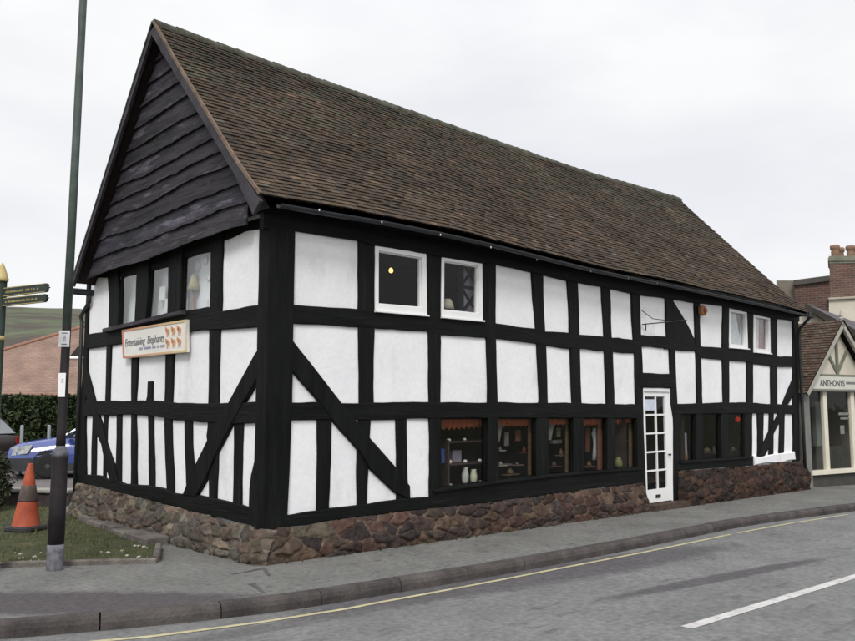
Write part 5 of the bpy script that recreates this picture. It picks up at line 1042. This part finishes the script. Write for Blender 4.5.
# roof
SLATE_RED = mat('red_shop_tile', (.8, .8, .8), (1.15, 1.12, 1.1), 7, .9, .5, 30, tint=True, mottle=.15)
mb = MB(); rr = random.Random(21)
def shop_roof(side):
    e0 = Vector((lf[0] - .10 if side < 0 else uR + .10, lf[1] - .12)); a0 = Vector((uC, ap[1] + .02))
    def P(s, t): q = e0.lerp(a0, t); return SP.P(q.x, q.y, lerp(.18, -4.6, s))
    return P
def tiles2(mb, P, nr, nc, rng, up, pal):
    for r in range(nr):
        t0, t1 = r / nr, min(1, (r + 1.2) / nr)
        for c in range(nc + 1):
            o = .5 * (r % 2); a_, b_ = max(0, (c - o) / nc), min(1, (c + 1 - o) / nc)
            if b_ - a_ < .003: continue
            gp = (b_ - a_) * .03; A, B, D, E = P(a_ + gp, t0) + up * .03, P(b_ - gp, t0) + up * (.03 + rng.uniform(-.004, .004)), P(a_ + gp, t1) + up * .012, P(b_ - gp, t1) + up * .012; k = rng.choice(pal); m = rng.uniform(.75, 1.25); k = tuple(x * m for x in k)
            mb.add([A, B, E, D, A - up * .018, B - up * .018], [(0, 1, 2, 3), (4, 5, 1, 0)], k)
for side in (-1, 1):
    P = shop_roof(side); nrm = (P(1, 0) - P(0, 0)).cross(P(0, 1) - P(0, 0)).normalized(); nrm = nrm if nrm.z > 0 else -nrm; mb.add([P(0, 0), P(1, 0), P(1, 1), P(0, 1)], [(0, 1, 2, 3)], (.03, .022, .02)); tiles2(mb, P, 28, 34, rr, nrm, [(.085, .050, .038), (.075, .048, .037), (.070, .054, .042), (.090, .066, .045), (.074, .060, .043)])
mb.build('roof', SLATE_RED, shop)
for side in (-1, 1):                                     # bargeboards, struts and finial
    a = Vector((lf[0] - .06 if side < 0 else uR + .06, lf[1] - .10)); b = Vector((uC, ap[1] - .02)); t = (b - a).normalized(); nn = Vector((t.y, -t.x)) * (1 if side < 0 else -1) * .10
    mb = MB(); mb.prism(SP, [tuple(a), tuple(a + nn), tuple(b + nn), tuple(b)], .10, .17, .006); mb.build('bargeboard', mat('pale_barge', (.30, .29, .25), (.38, .37, .32), 4, .7) if side < 0 else MATS['pale_barge'], shop)
STRUT = mat('grey_green_strut', (.13, .135, .105), (.17, .175, .14), 4, .7)
zt = sp_(841, 376)[1]; zj = sp_(841, 372)[1]
def strut(a, b, w, d): 
    a, b = Vector(a), Vector(b); t = (b - a).normalized(); nn = Vector((-t.y, t.x)) * w / 2; MB().prism(SP, [tuple(a - nn), tuple(b - nn), tuple(b + nn), tuple(a + nn)], -.08, d, .006).build('strut', STRUT, shop)
strut((uC, zt), (uC, ap[1] - .15), .08, -.022); lq = sp_(826.8, 350.5, -.03); strut((uC - .02, zj), (lq[0], lq[1]), .08, -.028); strut((uC + .02, zj), (2 * uC - lq[0], lq[1]), .08, -.028); strut((lf[0] + .2, zt), (uR - .2, zt), .07, -.018)
MB().lathe([(.035, ap[1] - .15), (.035, ap[1] + .02), (.05, ap[1] + .06), (.03, ap[1] + .10), (.045, ap[1] + .14), (.01, ap[1] + .26)], SP.P(uC, 0, .12), 10).build('finial', MATS['pale_barge'], shop)
for px0, px1, y0, y1 in ((838.8, 852, 412.6, 415), (840.5, 850, 417.4, 419.4), (840.4, 845, 425.4, 434)): 
    a, b = sp_(px0, y0, -.07), sp_(px1, y1, -.07); MB().prism(SP, [(a[0], b[1]), (b[0], b[1]), (b[0], a[1]), (a[0], a[1])], -.079, -.076).build('window_transfer', GREYNET, shop)
cnt = MB(); q0, q1 = sp_(812, 447, -1.0), sp_(870, 447, -1.0); cnt.prism(SP, [(q0[0], gz), (q1[0], gz), (q1[0], q0[1]), (q0[0], q0[1])], -1.4, -.9); tag(cnt.build('shop_counter', mat('grey_counter', (.10, .10, .095), (.14, .14, .13), 4, .6), None), 'grey counter standing inside the cream framed shop window', 'counter')
q0, q1 = sp_(815, 402, -.7), sp_(822, 446, -.7); tag(MB().prism(SP, [(q0[0], q1[1]), (q1[0], q1[1]), (q1[0], q0[1]), (q0[0], q0[1])], -.8, -.7).build('poster_panel', mat('pale_green_panel', (.20, .24, .23), (.28, .31, .30), 2, .8), None), 'pale greenish display panel at left inside gabled shop window', 'panel')
# fascia sign
sg = thing('fascia_sign', 'cream shop sign lettered ANTHONYS across the small timbered gable', 'sign', tuple(SP.P(lf[0] + .3, lf[1], .04)))
a, b, c, d = [sp_(x, y, .05) for x, y in ((819, 376), (812, 388.4), (870, 390.6), (870, 378))]; zb = (b[1] + c[1]) / 2 - .0; zt_ = (a[1] + d[1]) / 2; ue = 2 * uC - b[0]
MB().prism(SP, [(b[0], zb), (ue, zb), (2 * uC - a[0], zt_), (a[0], zt_)], -.02, .05, .006).build('board', mat('cream_sign', (.52, .51, .45), (.58, .57, .51), 3, .7), sg)
SI = mat('sign_dark_letter', (.06, .07, .075), (.09, .10, .105), 4, .7); hS = zt_ - zb
x0, x1 = sp_(819.8, 383, .05)[0], sp_(844.6, 383, .05)[0]; text('lettering', 'ANTHONYS', SP, x0, zb + hS * .22, .051, x1 - x0, hS * .52, SI, sg, 0, .03)
mb = MB(); x = x1 + .06; rr = random.Random(3)
while x < x1 + .55: mb.prism(SP, [(x, zb + hS * .42), (x + .028, zb + hS * .42), (x + .028, zb + hS * .62), (x, zb + hS * .62)], .05, .053); x += .042
mb.build('small_lettering', SI, sg)

# buildings behind the shop
RB1 = brick_mat('dark_red_brick', (.115, .058, .046), (.085, .046, .040), (.13, .11, .095), 1.0); RB2 = brick_mat('chimney_brick', (.155, .085, .065), (.12, .066, .052), (.17, .14, .12), 1.0)
_r0 = Vector((ray(832, 320).x, ray(832, 320).y, 0)).normalized(); bd = Vector((_r0.y, -_r0.x, 0))
def backP(D): return Plane(Vector((s0.x, s0.y, 0)) + _r0 * D, bd, -_r0)
def bpoly(pl, px): return [pl.at(*q) for q in px]
def brick(pl, px, dep, name, m, parent):
    mb = MB(); mb.w = bd; mb.prism(pl, bpoly(pl, px), -dep, 0); return mb.build(name, m, parent)
P1 = backP(5.0); P2 = backP(9.0)
cr_ = thing('cream_building', 'cream rendered gable with dark sloping roof edge behind shop', 'building', tuple(P1.P(0, 0, 0)))
MB().prism(P1, bpoly(P1, [(770, 470), (900, 470), (900, 356), (806, 309), (770, 330)]), -3, 0).build('wall', RENDER, cr_)
mb = MB(); mb.prism(P1, bpoly(P1, [(805.5, 304.6), (900, 354), (900, 362), (805, 310.4)]), -3.2, .3, .01); mb.build('bargeboard', mat('dark_verge', (.03, .026, .024), (.05, .045, .04), 4, .8), cr_)
mb = MB(); e1 = P1.at(805.5, 304.4); e2 = P1.at(900, 353.4); mb.add([P1.P(e1[0], e1[1], .3), P1.P(e2[0], e2[1], .3), P1.P(e2[0] + .3, e2[1] + .6, -3.3), P1.P(e1[0], e1[1] + .1, -3.3)], [(0, 1, 2, 3)]); mb.build('roof', mat('grey_slate', (.07, .062, .07), (.10, .09, .10), 3, .8, .4), cr_)
ch = thing('brick_building', 'tall red brick building with chimney stack and parapet behind shop', 'building', tuple(P2.P(0, 0, 0)))
brick(P2, [(794.5, 470), (829.5, 470), (829.5, 281), (794.5, 285.5)], 4, 'wall', RB1, ch)
MB().prism(P2, bpoly(P2, [(793.8, 286), (829.5, 281.6), (829.5, 275.8), (793.8, 280.4)]), -4.1, .12, .02).build('parapet_coping', mat('dark_coping', (.055, .052, .045), (.085, .08, .07), 4, .9), ch)
MB().prism(P2, bpoly(P2, [(776, 470), (794.4, 470), (794.4, 279.6), (776, 279.6)]), -3, -.2).build('rear_wing', mat('grey_brown_wall', (.13, .115, .095), (.18, .16, .135), 2, .9, .3), ch)
MB().prism(P2, bpoly(P2, [(829, 330), (905, 352), (905, 296), (829, 300)]), -3, .10).build('rendered_wall', RENDER, ch)
MB().prism(P2, bpoly(P2, [(828.4, 300.4), (905, 296.6), (905, 294), (828.4, 298.4)]), -3, .2, .01).build('string_course', mat('pale_string', (.34, .31, .26), (.42, .39, .33), 3, .8), ch)
MB().prism(P2, bpoly(P2, [(828, 317), (905, 346), (905, 372), (828, 330)]), -3, .5, .01).build('lean_to_roof', MATS['grey_slate'], ch)
stack = brick(P2, [(829.6, 300), (878, 298), (878, 262), (829.6, 263)], 1.4, 'chimney', RB2, ch)
for y0, y1, gw in ((263.6, 261, .6), (261.4, 257.6, 1.6), (258, 256, .8)): MB().prism(P2, bpoly(P2, [(829.6 - gw, y0), (878 + gw, y0 - .6), (878 + gw, y1 - .6), (829.6 - gw, y1)]), -1.4 - gw * .03, gw * .035, .01).build('cornice', mat('mossy_cornice', (.15, .15, .11), (.21, .21, .16), 4, .9) if y0 > 263 else MATS['mossy_cornice'], stack)
TERRA = mat('terracotta_pot', (.20, .115, .075), (.27, .17, .12), 6, .85, .3)
for px, dd in ((835.4, -.3), (840.4, -.8), (851.2, -.4), (860, -.7), (868, -.4)):
    b0 = P2.at(px, 257)[1]; u = P2.at(px, 256)[0]; t0 = P2.at(px, 243.6)[1]; h = t0 - b0; MB().lathe([(.13, b0 - .1), (.125, b0 + h * .5), (.115, b0 + h * .62), (.15, b0 + h * .70), (.155, b0 + h * .9), (.13, b0 + h), (.10, b0 + h), (.09, b0 + h * .8)], P2.P(u, 0, dd), 14).build('chimney_pot', TERRA, stack, smooth=True)

# ------------------------------------------------------------------ light, sky, camera
w = bpy.data.worlds.new('World'); S.world = w; w.use_nodes = True; N = w.node_tree.nodes; L = w.node_tree.links
bg = N['Background']; bg.inputs['Strength'].default_value = .1
sky = N.new('ShaderNodeTexSky'); sky.sky_type = 'NISHITA'; sky.sun_disc = False
sunv = Vector((-.70, -.62, .85)).normalized(); sky.sun_elevation = math.asin(sunv.z); sky.sun_rotation = math.atan2(sunv.x, sunv.y)
tc = N.new('ShaderNodeTexCoord'); sx = N.new('ShaderNodeSeparateXYZ'); L.new(tc.outputs['Generated'], sx.inputs[0])
mr = N.new('ShaderNodeMapRange'); mr.inputs['From Min'].default_value = .35; mr.inputs['From Max'].default_value = .95; mr.inputs['To Min'].default_value = 9.8; mr.inputs['To Max'].default_value = 17; mr.interpolation_type = 'SMOOTHSTEP'; L.new(sx.outputs['Z'], mr.inputs['Value'])
mp = N.new('ShaderNodeMapping'); mp.inputs['Scale'].default_value = (1.0, 1.0, 2.6); L.new(tc.outputs['Generated'], mp.inputs['Vector'])
nz = N.new('ShaderNodeTexNoise'); nz.inputs['Scale'].default_value = 2.6; nz.inputs['Detail'].default_value = 5; nz.inputs['Roughness'].default_value = .5; L.new(mp.outputs[0], nz.inputs['Vector'])
rp = N.new('ShaderNodeValToRGB'); rp.color_ramp.elements[0].position = .34; rp.color_ramp.elements[1].position = .62; rp.color_ramp.elements[0].color = (.875, .885, .93, 1); rp.color_ramp.elements[1].color = (1.03, 1.03, 1.03, 1); L.new(nz.outputs['Fac'], rp.inputs[0])
ml = N.new('ShaderNodeVectorMath'); ml.operation = 'SCALE'; L.new(rp.outputs[0], ml.inputs[0]); L.new(mr.outputs[0], ml.inputs['Scale'])
mx = N.new('ShaderNodeMix'); mx.data_type = 'RGBA'; mx.inputs['Factor'].default_value = .94; L.new(sky.outputs[0], mx.inputs[6]); L.new(ml.outputs[0], mx.inputs[7]); L.new(mx.outputs[2], bg.inputs['Color'])
sl_ = bpy.data.lights.new('sun', 'SUN'); sl_.energy = 2.05; sl_.angle = R(16); sl_.color = (1, .97, .93); so = bpy.data.objects.new('sun', sl_); COL.objects.link(so); so.rotation_euler = (-sunv).to_track_quat('-Z', 'Y').to_euler()
cam = bpy.data.cameras.new('camera'); co = bpy.data.objects.new('camera', cam); COL.objects.link(co); co.location = CAM; co.rotation_euler = FWD.to_track_quat('-Z', 'Y').to_euler()
cam.sensor_fit = 'HORIZONTAL'; cam.sensor_width = 36; cam.lens = 36 * F / 855; cam.clip_end = 6000; cam.clip_start = .1
S.camera = co; S.render.engine = 'CYCLES'
S.view_settings.view_transform = 'Standard'; S.view_settings.look = 'None'; S.view_settings.exposure = 0; S.view_settings.gamma = 1; S.view_settings.use_curve_mapping = False
for o in list(bpy.data.objects):
    if '_o' in o: del o['_o']
